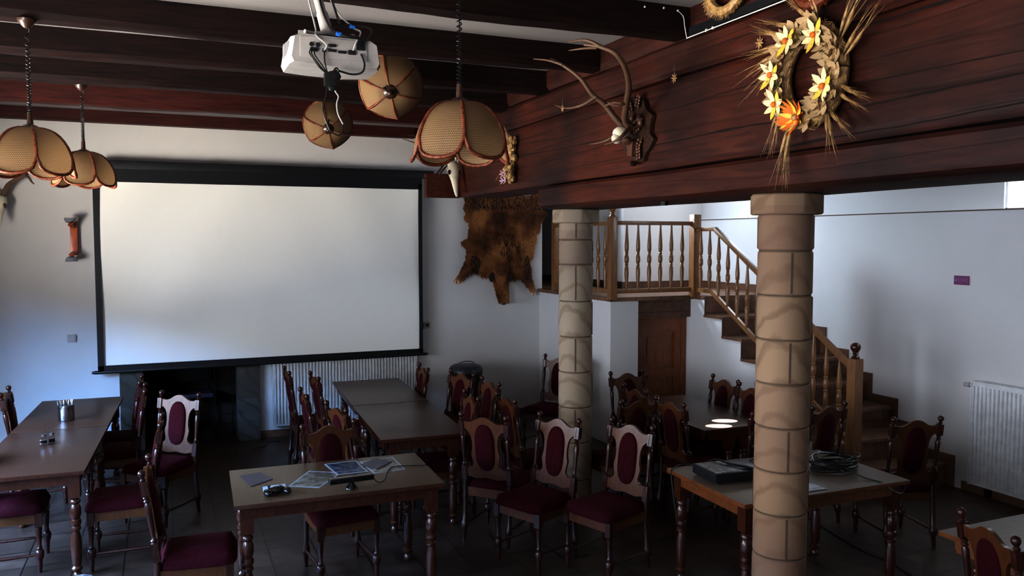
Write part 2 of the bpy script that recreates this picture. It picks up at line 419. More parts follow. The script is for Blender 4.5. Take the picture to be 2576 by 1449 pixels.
# left wall, two deep windows
LW = [(4.3, 7.5), (-0.9, 3.4)]
wl = []
ys = [YB, -0.9, 3.4, 4.3, 7.5, YF + .3]
for i in (0, 2, 4): wl.append((XL - .3, ys[i], 0, XL, ys[i + 1], 4.3))
for a, b in LW: wl += [(XL - .3, a, 0, XL, b, 1.0 if a > 0 else 1.25), (XL - .3, a, 2.45, XL, b, 4.3)]
struct(boxes('wall_left', M['wall'], wl))
struct(boxes('wall_back', M['wall'], [(XL - .3, YB - .3, 0, XR + .3, YB, 4.3)]))
# right wall: lower thick part with ledge at 2.62, thinner upper part with windows
wr = [(XR, YB, 0, XR + .35, 9.75, 2.62)]
W1 = (7.35, 8.47); W2 = (3.7, 4.97)
XU = XR + .05
for a, b in ((YB, W2[0]), (W2[1], W1[0]), (W1[1], 9.75)): wr.append((XU, a, 2.62, XU + .3, b, 4.3))
for a, b in (W1, W2): wr.append((XU, a, 3.35, XU + .3, b, 4.3))
struct(boxes('wall_right', M['wall'], wr))
for i, (a, b) in enumerate((W1, W2)):
    f = G()
    for q in ((a, a + .02, 2.62, 3.35), (b - .02, b, 2.62, 3.35), (a, b, 2.62, 2.63), (a, b, 3.31, 3.35)):
        f.box((XU + .05, (q[0] + q[1]) / 2, (q[2] + q[3]) / 2), (.06, q[1] - q[0], q[3] - q[2]))
    w = struct(f.out('window_%d' % (i + 1), M['white'], None, 0))
    G().box((XU + .05, (a + b) / 2, 2.97), (.008, b - a - .04, .68)).out('pane', M['pane'], w, 0)
for i, (a, b) in enumerate(LW):
    f = G()
    n = 3 if b - a > 3 else 2
    for q in [(a, a + .06, 1.0 if a > 0 else 1.25, 2.45), (b - .06, b, 1.0 if a > 0 else 1.25, 2.45), (a, b, 1.0 if a > 0 else 1.25, .91 if a > 0 else 1.31), (a, b, 2.39, 2.45)] + [(a + (b - a) * k / n - .04, a + (b - a) * k / n + .04, 1.0 if a > 0 else 1.25, 2.45) for k in range(1, n)]:
        f.box((XL - .22, (q[0] + q[1]) / 2, (q[2] + q[3]) / 2), (.06, q[1] - q[0], q[3] - q[2]))
    w = struct(f.out('window_%d' % (i + 3), M['oak'], None, 0))
struct(boxes('ledge_shade_strip', M['mortar'], [(XR - .004, YB, 2.610, XR + .01, 9.42, 2.621)]))  # dark strip added to draw the shade line at the ledge
# ceiling: gently sloping plaster between joists, and a lower one over the annex
g = G()
def cz(y): return 3.725
v = [g.b.verts.new(p) for p in ((XL, YB, cz(YB)), (XB + .02, YB, cz(YB)), (XB + .02, YF, cz(YF)), (XL, YF, cz(YF)), (XL, YB, 4.5), (XB + .02, YB, 4.5), (XB + .02, YF, 4.5), (XL, YF, 4.5))]
for q in ((0, 1, 2, 3), (7, 6, 5, 4), (0, 4, 5, 1), (2, 6, 7, 3), (1, 5, 6, 2), (3, 7, 4, 0)): g.b.faces.new([v[i] for i in q])
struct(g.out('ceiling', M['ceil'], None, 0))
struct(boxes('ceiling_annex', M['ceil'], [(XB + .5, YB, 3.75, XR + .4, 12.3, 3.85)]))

# landing block (hollow recess under it for the low door)
LX0, LX1, LY0 = 4.62, 5.735, 7.98
struct(boxes('wall_landing', M['wall'], [
    (LX0, LY0 + .001, 0, 4.985, YF, LZ - .045), (4.985, 8.16, 0, LX1, YF, 1.40), (4.985, 8.16, 1.40, LX1, YF, LZ - .045),
    (LX1, 7.75, 0, XR, YF, LZ - .045)]))
struct(boxes('trim_1', M['riser'], [(4.985, 8.02, 1.43, LX1, 8.16, LZ - .045)]))
g = G()
for q in ((LX0 - .02, LY0 - .02, LZ - .045, XR, YF, LZ), (LX1 - .0, 7.75, LZ - .045, XR, LY0 - .02, LZ), (LX0 - .02, YF, LZ - .045, 5.635, 12.2, LZ)):
    g.box(((q[0] + q[3]) / 2, (q[1] + q[4]) / 2, (q[2] + q[5]) / 2), (q[3] - q[0], q[4] - q[1], q[5] - q[2]))
struct(g.out('floor_landing', M['step'], None, 0))
# walls behind the landing: back wall, passage beside it
struct(boxes('wall_passage', M['wall'], [(5.635, 9.42, LZ, XR + .35, 12.2, 4.3), (4.36, YF + .3, 0, 4.66, 12.2, 4.3), (4.36, 12.2, 0, 5.9, 12.4, 4.3)]))
bs = [(5.615, 9.40, LZ, XR, 9.42, LZ + .09), (5.615, 9.42, LZ, 5.635, 12.1, LZ + .09), (XR - .02, 7.72, LZ, XR, 9.40, LZ + .09)]
struct(boxes('baseboard_landing', M['riser'], bs))
struct(boxes('baseboard_far', M['riser'], [(0.98, YF - .015, 0, LX0, YF, .085), (XL, YF - .015, 0, -.52, YF, .085)]))
struct(boxes('baseboard_right', M['riser'], [(XR - .015, YB, 0, XR, 5.25, .085)]))
# stair side wall + flight
g = G(); NY = [7.75 - .333 * k for k in range(8)]
for k in range(1, 8):
    zt = LZ - .21125 * k
    g.box(((LX1 + XR) / 2, (NY[k] + NY[k - 1]) / 2, (zt - .03) / 2), (XR - LX1, NY[k - 1] - NY[k], zt - .03))
struct(g.out('wall_stair', M['wall'], None, 0))
st = thing('staircase', 'brown tiled flight of steps against the right wall leading up to the landing', 'staircase', (LX1, NY[7], 0))
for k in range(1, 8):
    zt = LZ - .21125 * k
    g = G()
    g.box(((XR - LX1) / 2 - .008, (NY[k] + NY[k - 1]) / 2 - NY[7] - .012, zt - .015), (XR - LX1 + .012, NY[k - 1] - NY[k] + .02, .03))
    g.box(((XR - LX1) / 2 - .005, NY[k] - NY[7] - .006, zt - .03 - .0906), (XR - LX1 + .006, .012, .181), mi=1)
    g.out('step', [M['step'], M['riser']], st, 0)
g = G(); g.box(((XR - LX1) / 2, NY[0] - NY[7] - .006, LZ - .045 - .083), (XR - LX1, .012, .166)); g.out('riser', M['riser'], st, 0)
lo = []; up = []
for k in range(0, 8):
    zt = LZ - .21125 * k; y = NY[k] - NY[7]; yp = (NY[k - 1] - NY[7]) if k else y + .03
    lo += [(yp, zt), (y, zt)]; up += [(yp - .09, zt + .09), (y - .09, zt + .09)]
lo.append((0, 0)); up.append((-.09, 0)); up[0] = (lo[0][0], up[0][1])
g = G(); g.prism(lo + up[::-1], lambda y, z: (XR - LX1 - .0005, y, z), lambda y, z: (XR - LX1 - .015, y, z))
g.out('skirting', M['riser'], st, 0)

# low door under the landing
d = struct(boxes('door_1', M['door'], [(4.985, 8.10, 0, 5.07, 8.155, 1.43), (5.66, 8.10, 0, LX1, 8.155, 1.43), (5.07, 8.10, 1.36, 5.66, 8.155, 1.43)]))
g = G()
for q in ((5.07, 5.15, 0.01, 1.36), (5.57, 5.66, .01, 1.36), (5.15, 5.57, 1.25, 1.36), (5.15, 5.57, .72, .82), (5.15, 5.57, .01, .13)):
    g.box(((q[0] + q[1]) / 2, 8.125, (q[2] + q[3]) / 2), (q[1] - q[0], .035, q[3] - q[2]))
g.box((5.36, 8.136, 1.035), (.43, .012, .44)); g.box((5.36, 8.136, .425), (.43, .012, .60)); g.box((5.36, 8.126, 1.035), (.32, .012, .33)); g.box((5.36, 8.126, .425), (.32, .012, .48))
leaf = g.out('door_leaf', M['door'], d, 0)
g = G(); g.tube([(5.10, 8.10, .74), (5.10, 8.06, .74), (5.17, 8.055, .74)], .008, 8); g.box((5.10, 8.105, .74), (.035, .008, .12)); g.out('handle', M['iron'], leaf)

# ------------------------------------------------------------------ log wall
def log(g, z0, z1, y0, y1, x=XB, depth=.5, seed=0, wob=.012, cracks=(), round_=0.0):
    n = int((y1 - y0) / .09); m = max(8, int((z1 - z0) / .03)); rows = []
    for i in range(n + 1):
        y = y0 + (y1 - y0) * i / n; row = []
        n2 = noise.noise(Vector((seed * 7.7, y * .8, 9.0)))
        for j in range(m + 1):
            t = j / m
            nz = noise.noise(Vector((seed * 3.1, y * .9, t * 2.0)))
            n3 = noise.noise(Vector((seed * 1.7, y * 3.5, t * 14.0)))
            zz = z0 + (z1 - z0) * t + n2 * wob
            edge = min(t, 1 - t) * (z1 - z0)
            xx = x + (.022 if edge < .001 else 0) + nz * wob * .45 + n3 * .0012
            if round_ and t < .25: xx += round_ * (1 - t / .25) ** 2
            row.append(g.b.verts.new((xx, y, zz)))
        rows.append(row)
    for i in range(n):
        for j in range(m): g.b.faces.new((rows[i][j], rows[i][j + 1], rows[i + 1][j + 1], rows[i + 1][j]))
    bk = [[g.b.verts.new((x + depth, r[0].co.y, r[0].co.z)), g.b.verts.new((x + depth, r[-1].co.y, r[-1].co.z))] for r in rows]
    for i in range(n):
        g.b.faces.new((rows[i][0], rows[i + 1][0], bk[i + 1][0], bk[i][0]))
        g.b.faces.new((rows[i][m], rows[i + 1][m], bk[i + 1][1], bk[i][1]))
        g.b.faces.new((bk[i][0], bk[i + 1][0], bk[i + 1][1], bk[i][1]))
    for i in (0, n): g.b.faces.new(rows[i] + [bk[i][1], bk[i][0]])
    for ci, (zc, ya, yb, dep, sl) in enumerate(cracks):
        k = int((yb - ya) / .04); prev = None
        for i in range(k + 1):
            y = ya + (yb - ya) * i / k; f = min(1, (y - ya) / .3, (yb - y) / .3)
            c = zc + sl * (y - ya) + .016 * noise.noise(Vector((y * 1.3, zc * 9, seed))) + .003 * noise.noise(Vector((y * 12, zc * 9, seed)))
            t = (c - z0) / (z1 - z0)
            w = dep * .10 * f * (.45 + .9 * abs(noise.noise(Vector((y * 3.1, zc * 30, 2)))) * 1.5) + .0005
            xx = x + noise.noise(Vector((seed * 3.1, y * .9, t * 2.0))) * wob * .45 - .0022
            cur = (g.b.verts.new((xx, y, c - w)), g.b.verts.new((xx, y, c + w)))
            if prev: g.b.faces.new((prev[0], prev[1], cur[1], cur[0])).material_index = 1
            prev = cur
g = G()
log(g, 2.80, 3.338, YB, 8.25, seed=0, cracks=[(2.86, 1.8, 3.6, .05, -.03), (2.955, .5, 5.0, .05, .0), (3.02, 1.2, 3.0, .03, .02), (3.06, 4.7, 7.8, .035, .012), (3.19, 2.7, 4.4, .03, -.02), (3.14, 5.3, 6.6, .03, .03), (2.90, 3.9, 6.2, .02, .0), (3.25, 4.0, 8.0, .03, -.01), (3.30, 1.8, 3.3, .05, .01)])
log(g, 3.350, 3.552, YB, 9.86, seed=3, cracks=[(3.45, 1.0, 4.2, .035, .0), (3.41, 4.6, 8.0, .03, .012), (3.50, 2.0, 3.2, .02, .0)])
log(g, 3.562, 3.90, YB, 9.86, seed=5, cracks=[(3.66, 1.0, 5.0, .03, 0)])
struct(g.out('wall_timber', [M['log'], M['crack']], None, 40))
g = G(); log(g, 2.605, 2.785, YB, 6.20, x=XB - .012, depth=.58, seed=12, wob=.006, round_=.035)
tag(g.out('timber_beam', [M['log'], M['crack']], None, 40), 'long reddish brown squared beam resting on the two stone columns under the log wall', 'beam')
g = G(); g.box((2.715, 8.25, 2.915), (.375, .10, .25)); g.bevel(.008)
tag(g.out('beam_end', M['log']), 'short reddish beam stub beside the top right corner of the screen, under the rattan lamp', 'beam')
g = G(); g.lathe([(-.016, .022), (-.014, .028), (.0, .03), (.012, .03)], (3.05, 4.57, 2.59), 6)
tag(g.out('bolt_head', M['iron']), 'dark bolt head under the long beam between the two columns', 'bolt')

# ceiling joists
JL = ['ceiling joist nearest the camera, crossing above the white projector pipe', 'black ceiling joist ending above the big antlers with the cable clips on it',
      'second black ceiling joist whose end stops beside the upper antler tip', 'third black ceiling joist, behind the white projector', 'black ceiling joist carrying the smaller left rattan lamp, fourth from the front', 'reddish ceiling joist nearest the far wall']
for i, (y0, y1, zb) in enumerate([(2.95, 3.15, 3.555), (4.10, 4.31, 3.555), (5.18, 5.37, 3.56), (6.08, 6.28, 3.55), (6.91, 7.11, 3.53), (8.19, 8.40, 3.55)]):
    g = G(); n = 44; rows = []
    for k in range(n + 1):
        x = XL + (XB + .03 - XL) * k / n
        a = noise.noise(Vector((x * .7, i * 5.3, 0))) * .022; b = noise.noise(Vector((x * .9, i * 5.3, 7))) * .018
        c = noise.noise(Vector((x * 3.5, i * 2.3, 3))) * .008
        rows.append([g.b.verts.new(p) for p in ((x, y0, 3.9), (x, y0 + c, zb + .03 + b), (x, y0 + .035 + c, zb + a), (x, y1 - .04, zb + a - c), (x, y1 + c, zb + .035 + b), (x, y1, 3.9))])
    for k in range(n):
        for j in range(6): g.b.faces.new((rows[k][j], rows[k][(j + 1) % 6], rows[k + 1][(j + 1) % 6], rows[k + 1][j]))
    g.b.faces.new(rows[0]); g.b.faces.new(rows[-1])
    tag(g.out('ceiling_joist', M['wallbeam' if i == 5 else 'joist'], None, 35), JL[i], 'beam', 'blackened ceiling joists')
g = G()
for (y0, y1, z0, z1) in ((9.76, YF, 3.60, 3.9),):
    g.box((.14, (y0 + y1) / 2, (z0 + z1) / 2), (5.46, y1 - y0, z1 - z0))
tag(g.out('wall_beam', M['wallbeam'], None, 0), 'dark red beam lying along the top of the far white wall', 'beam')
for i in range(1): pass
# ------------------------------------------------------------------ stone columns
def column(loc, joints, mat, label, rad, zb=0.0):
    t = thing('stone_column', label, 'column', loc)
    top = 2.60
    g = G(); cap = [( .205 * math.cos(a) * 1.0, .205 * math.sin(a)) for a in [R(22.5 + 45 * k + 8) for k in range(8)]]
    g.prism(cap, lambda x, y: (x, y, 2.487), lambda x, y: (x, y, top), tri=False); g.bevel(.008, 1)
    g.out('capital', mat, t, 30)
    g = G(); prof = []; seg = 40
    zs = [0.0] + sorted(joints) + [2.492]
    for i in range(len(zs) - 1):
        a, b = zs[i], zs[i + 1]
        prof += [(a + .004, rad - .007), (a + .010, rad - .001), (a + .02, rad), (b - .02, rad), (b - .010, rad - .001), (b - .004, rad - .007)]
    g.lathe(prof, (0, 0, 0), seg)
    for f in g.b.faces:
        c = f.calc_center_median()
        if any(abs(c.z - j) < .005 for j in zs): f.material_index = 1
    # upright joints between the two half shells of every drum
    for i in range(len(zs) - 1):
        for ang in ((-38, 142) if i % 2 else (-118, 62)):
            a = R(ang); h = zs[i + 1] - zs[i] - .024; m_ = (zs[i] + zs[i + 1]) / 2
            g.box((rad * math.cos(a), rad * math.sin(a), m_), (.006, .009, h), Matrix.Rotation(a, 3, 'Z'), 1)
    g.out('shaft', [mat, M['mortar']], t, 30)
    return t
column((3.20, 3.59, 0), [2.287 - .2465 * k for k in range(10)][:9], M['stone'], 'thick tan sandstone column nearest the camera, with octagonal capital', .149)
column((3.20, 6.12, 0), [2.347, 2.14, 1.83, 1.53, 1.23, .93, .63, .31], M['stone2'], 'pale sandstone column farther back, beside the boar hide', .143)

# ------------------------------------------------------------------ railing
rl = thing('stair_railing', 'honey wooden balustrade round the landing and down the stair flight', 'railing', (LX0, LY0, LZ))
def L3(x, y, z): return (x - LX0, y - LY0, z - LZ)
def newel(x, y, z0, z1, finial, s=.088):
    g = G(); g.box(L3(x, y, (z0 + z1) / 2), (s, s, z1 - z0)); g.bevel(.008)
    o = g.out('newel_post', M['oak'], rl)
    if finial:
        g = G(); g.lathe([(0, .036), (.01, .04), (.02, .03), (.035, .018), (.045, .03), (.055, .022), (.065, .03), (.085, .042), (.105, .046), (.125, .04), (.14, .024), (.146, .004)], L3(x, y, z1), 14)
        g.out('finial', M['leg'] if finial == 2 else M['oak'], o)
newel(LX0 + .03, 9.45, LZ, 2.60, 1); newel(LX0 + .01, 7.97, LZ - .02, 2.60, 1)
newel(LX1, 7.95, LZ - .02, 2.64, 0, .10); newel(LX1, 5.50, .0, 1.27, 2, .10)
def rail(p, q, w=.055, h=.045, name='handrail'):
    p, q = Vector(L3(*p)), Vector(L3(*q)); d = q - p
    g = G(); rot = d.to_track_quat('Y', 'Z').to_matrix()
    g.box((p + q) / 2, (w, d.length, h), rot); g.bevel(.006)
    return g.out(name, M['oak'], rl)
def baluster(x, y, z0, z1):
    h = z1 - z0; m_ = z0 + h * .47
    pr = [(z0, .012), (z0 + .04, .015), (m_ - .16, .025), (m_ - .10, .023), (m_ - .075, .015), (m_ - .065, .022), (m_ - .055, .015), (m_ - .03, .024), (m_, .026), (m_ + .03, .024),
          (m_ + .055, .015), (m_ + .065, .022), (m_ + .075, .015), (m_ + .10, .023), (m_ + .16, .024), (z1 - .08, .013), (z1, .010)]
    G().lathe([(z, r) for z, r in pr], L3(x, y, 0), 9).out('baluster', M['oak'], rl)
rail((LX0 + .02, 9.45, 2.53), (LX0 + .01, 7.97, 2.53)); rail((LX0 + .02, 9.45, 1.76), (LX0 + .01, 7.97, 1.76), .035, .05, 'bottom_rail')
for k in range(1, 9): baluster(LX0 + .015, 9.45 - 1.48 * k / 9, 1.77, 2.52)
rail((LX0, 7.965, 2.535), (LX1, 7.965, 2.535)); rail((LX0, 7.965, 1.76), (LX1, 7.965, 1.76), .035, .05, 'bottom_rail')
for k in range(6): baluster(LX0 + .195 + .150 * k, 7.965, 1.77, 2.525)
S0, S1 = 7.56, 5.53
rail((LX1, 7.95, 2.465), (LX1, S0, 2.465)); rail((LX1, S0 + .01, 2.465), (LX1, S1, 1.175))
rail((LX1, 7.95, 1.755), (LX1, S0 + .05, 1.755), .035, .05, 'bottom_rail'); rail((LX1, S0 + .06, 1.755), (LX1, S1, .475), .035, .05, 'bottom_rail')
for k in range(14):
    y = 7.83 - .165 * k
    dz = 0 if y > S0 else (S0 - y) * .6355
    dz2 = max(0, (S0 + .06 - y)) * .6355
    baluster(LX1, y, 1.765 - dz2, 2.45 - dz)

# ------------------------------------------------------------------ radiators, sockets, signs on the walls
def radiator(w, h, n):
    g = G(); g.box((w / 2, .05, h / 2), (w, .06, h - .03)); gg = g
    for k in range(n):
        x = w * (k + .5) / n
        g.tube([(x, .018, .045), (x, .014, .06), (x, .014, h - .06), (x, .018, h - .045)], w / n * .30, 6)
    return g
def make_rad(name, label, w, h, n, loc, rz, valve):
    t = thing(name, label, 'radiator', loc, rz)
    radiator(w, h, n).out('panel', M['white'], t, 50)
    g = G(); g.box((w / 2, .05, h - .008), (w + .004, .09, .016)); g.box((.003, .05, h / 2), (.012, .09, h - .02)); g.box((w - .003, .05, h / 2), (.012, .09, h - .02))
    for k in range(int(w / .04)): g.box((.03 + k * .04, .05, h + .001), (.004, .07, .003))
    g.out('grille', M['white'], t, 0)
    g = G(); g.lathe([(-.10, .018), (-.045, .022), (-.04, .012), (.0, .012)], (0, .05, h - .05), 10, axis='x')
    g.out('valve', M['whiteplastic'], t)
    g = G()
    for x in (w * .12, w * .88): g.box((x, .06, -.03), (.04, .05, .08))
    g.out('bracket', M['iron'], t, 0)
    return t
make_rad('radiator', 'long white ribbed radiator on the far wall under the right half of the screen', 1.74, .86, 46, (1.13, YF - .115, .13), 0, 1)
make_rad('radiator', 'white ribbed radiator on the right wall beyond the foot of the stairs', 1.35, .97, 34, (XR - .115, 5.11, .09), R(-90), 1)
g = G(); g.box((0, 0, 0), (.085, .02, .085)); g.bevel(.006); 
t = tag(g.out('light_switch', M['whiteplastic'], None, 40, (-.955, YF - .011, 1.28)), 'square white light switch on the far wall left of the screen', 'switch')
g = G(); g.box((0, -.012, 0), (.06, .008, .06)); g.bevel(.002); g.out('rocker', M['whiteplastic'], t)
t = thing('power_socket', 'white wall socket just right of the screen edge', 'socket', (3.04, YF - .011, 1.26))
g = G(); g.box((0, 0, 0), (.08, .02, .08)); g.bevel(.006); g.out('cover', M['whiteplastic'], t)
g = G(); g.lathe([(-.014, .021), (-.009, .021)], (0, 0, 0), 16, axis='y'); g.out('socket_hole', M['blk'], t)
t = thing('wc_sign', 'small plum coloured sign plate with pale WC lettering on the right wall', 'sign', (XR - .006, 5.32, 1.967), R(-90))
g = G(); g.box((0, 0, 0), (.155, .008, .085)); g.bevel(.002); g.out('plate', M['plum'], t)
cu = bpy.data.curves.new('wc', 'FONT'); cu.body = 'WC'; cu.size = .045; cu.extrude = .0008; cu.align_x = 'CENTER'; cu.align_y = 'CENTER'
ob = bpy.data.objects.new('tmp', cu); C.objects.link(ob); dg = bpy.context.evaluated_depsgraph_get(); dg.update()
me = bpy.data.meshes.new_from_object(ob.evaluated_get(dg)); C.objects.unlink(ob); bpy.data.objects.remove(ob)
me.materials.clear(); me.materials.append(M['plumtext'])
o = bpy.data.objects.new('lettering', me); C.objects.link(o); o.parent = t; o.location = (.035, -.0055, 0); o.rotation_euler = (R(90), 0, 0)
g = G()
for x in (-.055, -.03):   # two little figures
    g.sphere((x, -.005, .018), .005, 8); g.box((x, -.005, 0), (.010, .002, .022), taper=1.4 if x < -.04 else .7)
g.out('pictogram', M['plumtext'], t, 0)

# ------------------------------------------------------------------ projection screen
t = thing('projection_screen', 'large pull down projection screen with black border on the far wall', 'screen', (1.14, YF - .16, 0.93))
def wavy(g, x0, x1, z0, z1, y, nx=60, nz=40, mi=0):
    rows = []
    for j in range(nz + 1):
        rows.append([])
        for i in range(nx + 1):
            x = x0 + (x1 - x0) * i / nx; z = z0 + (z1 - z0) * j / nz; tt = j / nz; u = i / nx
            s = abs(u - .5) * 2
            d = .017 * (tt ** .7) * math.sin((u - .5) * 20 + (tt - 1) * (6 if u > .5 else -6)) * (.25 + s) + .006 * math.sin((u - .5) * 9 + tt * 3)
            rows[-1].append(g.b.verts.new((x, y + d, z)))
    for j in range(nz):
        for i in range(nx): g.b.faces.new((rows[j][i], rows[j][i + 1], rows[j + 1][i + 1], rows[j + 1][i])).material_index = mi
g = G(); wavy(g, -1.785, 1.755, .045, 2.045, .008); g.out('fabric', M['screen'], t, 180)
g = G()
for q in ((-1.84, -1.782, -.01, 2.10), (1.752, 1.795, -.01, 2.10), (-1.84, 1.795, 2.035, 2.19), (-1.84, 1.795, -.012, .055)):
    g.box(((q[0] + q[1]) / 2, 0, (q[2] + q[3]) / 2), (q[1] - q[0], .03, q[3] - q[2]))
g.out('border', M['blk'], t, 0)
g = G(); g.box((.08, .04, 2.220), (3.74, .13, .095)); g.bevel(.02); g.out('case', M['blk'], t)
g = G(); g.lathe([(-1.90, .012), (-1.87, .02), (1.83, .02), (1.86, .012)], (0, 0, -.015), 10, axis='x'); g.out('weight_bar', M['blk'], t)
t2 = thing('wall_sconce', 'orange lacquered wooden wall lamp with clear glass cups left of the screen', 'wall lamp', (-.90, YF, 2.36))
g = G(); g.box((0, -.035, 0), (.075, .05, .36)); g.bevel(.02); g.out('back_plate', M['sconce'], t2)
g = G()
for z, s in ((.13, 1), (-.16, -1)):
    g.tube([(0, -.05, z), (-.01, -.12, z), (-.02, -.14, z + .02 * s)], [.022, .022, .028], 10)
g.out('arm', M['sconce'], t2)
for z, s in ((.16, 1), (-.19, -1)):
    g = G(); g.lathe([(0, .02), (.01 * s, .045), (.03 * s, .055), (.055 * s, .06), (.056 * s, .056), (.012 * s, .038)], (-.02, -.15, z), 14)
    g.out('glass_cup', M['glass'], t2)

# ------------------------------------------------------------------ fireplace niche
t = thing('fireplace_surround', 'grey stone jambs framing the dark fireplace niche under the screen', 'fireplace', (.24, YF - .04, 0))
g = G(); g.box((.615, .1, .53), (.25, .28, 1.06)); g.bevel(.015); g.out('jamb', M['jamb'], t)
g = G(); g.box((-.62, .1, .53), (.24, .28, 1.06)); g.bevel(.015); g.out('jamb', M['jamb'], t)
g = G(); g.box((0, .12, 1.13), (1.5, .24, .13)); g.bevel(.015); g.out('lintel', M['jamb'], t)
t = thing('log_rack', 'black wrought iron scroll stand inside the fireplace niche', 'iron stand', (.60, 10.25, 0))
g = G()
for x in (-.1, .1): g.tube([(x, 0, 0), (x, 0, .95)], .009, 6)
for z in (.25, .62, .94): g.tube([(-.13, 0, z), (.13, 0, z)], .008, 6)
for sx in (1, -1):
    g.tube(smoothpath([(sx * .1, 0, .5), (sx * .17, 0, .56), (sx * .19, 0, .64), (sx * .15, 0, .68), (sx * .12, 0, .64), (sx * .145, 0, .61)]), .006, 6)
for x in (-.1, .1): g.tube([(x, -.12, 0), (x, 0, .08), (x, .12, 0)], .009, 6)
g.out('stand', M['iron'], t)
t = thing('black_chair', 'black chair with pale seat edge standing inside the fireplace niche', 'chair', (.29, 10.55, 0), R(180))
g = G(); g.box((0, 0, .47), (.40, .40, .05)); g.bevel(.015); g.out('seat', M['booklet'], t)
g = G(); g.box((0, -.19, .82), (.40, .03, .46)); g.bevel(.01); g.out('backrest', M['blk'], t)
for x in (-.18, .18):
    for y in (-.18, .18): G().tube([(x, y, 0), (x, y, .45 if y > 0 else .70)], .014, 6).out('leg', M['iron'], t)

# ------------------------------------------------------------------ carved dining chair
def post_y(z):
    if z < .47: return -.20 - .035 * (1 - z / .47) ** 1.5
    return -.20 - .075 * ((z - .47) / .56) ** 1.15
def make_chair(label, group):
    t = thing('dining_chair', label, 'chair', (0, 0, 0), 0, group)
    # cushion
    g = G(); nx, ny = 12, 12; tp = []; bt = []
    for j in range(ny + 1):
        for i in range(nx + 1):
            u = i / nx * 2 - 1; v_ = j / ny * 2 - 1
            w = .208 + .022 * (v_ + 1) / 2
            k = 1 - .10 * max(0, abs(u) ** 6 * abs(v_) ** 6)
            x = u * w * k; y = v_ * .222 * k + .015
            ed = max(abs(u), abs(v_)); z = .437 + .065 * (1 - ed ** 7) ** .5 + .012 * (1 - u * u) * (1 - v_ * v_)
            tp.append(g.b.verts.new((x, y, z)))
            bt.append(g.b.verts.new((x * .985, y * .985, .43)))
    W = nx + 1
    for j in range(ny):
        for i in range(nx):
            a = j * W + i; q = (a, a + 1, a + 1 + W, a + W)
            g.b.faces.new([tp[k] for k in q]); g.b.faces.new([bt[k] for k in q[::-1]])
    per = [i for i in range(W)] + [j * W + nx for j in range(1, ny + 1)] + [ny * W + i for i in range(nx - 1, -1, -1)] + [j * W for j in range(ny - 1, 0, -1)]
    for a, b in zip(per, per[1:] + per[:1]): g.b.faces.new((tp[a], bt[a], bt[b], tp[b]))
    g.out('seat', M['velvet'], t, 60)
    g = G()
    for x in (-.19, .19): g.box((x, .005, .395), (.022, .38, .07))
    g.box((0, .195, .395), (.38, .022, .07)); g.box((0, -.195, .395), (.38, .022, .07))
    g.out('seat_frame', M['splat'], t, 0)
    # front legs
    fp = [(0, .012), (.03, .016), (.10, .019), (.105, .026), (.125, .030), (.15, .030), (.165, .024), (.17, .015), (.18, .020), (.19, .014), (.27, .019), (.32, .023), (.325, .016), (.335, .024)]
    for x in (-.195, .195):
        g = G(); g.lathe(fp, (x, .195, 0), 10); g.box((x, .195, .383), (.044, .044, .098)); g.out('leg', M['chair'], t, 40)
    up = [(0, .014), (.09, .017), (.10, .026), (.125, .030), (.15, .028), (.165, .020), (.30, .020), (.47, .021), (.60, .021), (.606, .014), (.616, .021), (.626, .013), (.64, .012), (.70, .0145),
          (.78, .018), (.825, .019), (.84, .012), (.85, .020), (.86, .012), (.87, .020), (.88, .013), (.888, .022), (.955, .022), (.965, .012), (.974, .017), (.982, .010), (.990, .014), (1.0, .0205), (1.012, .0225), (1.024, .0185), (1.033, .004)]
    for x in (-.19, .19):
        g = G(); g.tube([(x, post_y(z), z) for z, r in up], [r for z, r in up], 10)
        for z in (.545, .922): g.box((x, post_y(z), z), (.040, .040, .085 if z > .6 else .11), Matrix.Rotation(R(8), 3, 'X'))
        g.out('back_post', M['chair'], t, 40)
    for x in (-.195, .195):
        G().lathe([(-.22, .008), (-.18, .009), (-.02, .013), (.16, .009), (.185, .008)], (x, 0, .13), 8, axis='y').out('stretcher', M['chair'], t)
    # fiddle shaped backboard
    hp = [(.0, 1.0), (.025, .998), (.05, .987), (.085, .965), (.12, .953), (.15, .955), (.178, .962), (.178, .900), (.150, .893), (.128, .872), (.114, .840), (.108, .79), (.110, .745), (.122, .70),
          (.115, .66), (.108, .635), (.112, .610), (.135, .592), (.178, .588), (.178, .515), (.150, .520), (.10, .508), (.05, .512), (.0, .520)]
    poly = hp + [(-x, z) for x, z in hp[-2:0:-1]]
    g = G(); g.prism(poly, lambda x, z: (x, post_y(z) - .011, z), lambda x, z: (x, post_y(z) + .011, z))
    br = g.out('backrest', M['splat'], t, 50)
    # oval pad, both faces
    g = G(); n = 28
    def oval(s):
        out = []
        for k in range(n):
            a = 2 * PI * k / n; cx_, sz = math.cos(a), math.sin(a)
            out.append((.084 * s * math.copysign(abs(cx_) ** .9, cx_), .76 + .186 * s * math.copysign(abs(sz) ** .62, sz)))
        return out
    for sgn in (1, -1):
        prev = None
        for s, dd in ((1, .010), (.97, .019), (.88, .026), (.6, .031), (.3, .032)):
            ring = [g.b.verts.new((x, post_y(z) + sgn * dd, z)) for x, z in oval(s)]
            if prev:
                for k in range(n): g.b.faces.new((prev[k], prev[(k + 1) % n], ring[(k + 1) % n], ring[k]))
            prev = ring
        g.b.faces.new(prev)
    g.out('back_pad', M['velvet'], br, 60)
    return t
GR = 'carved dining chairs with wine red velvet'
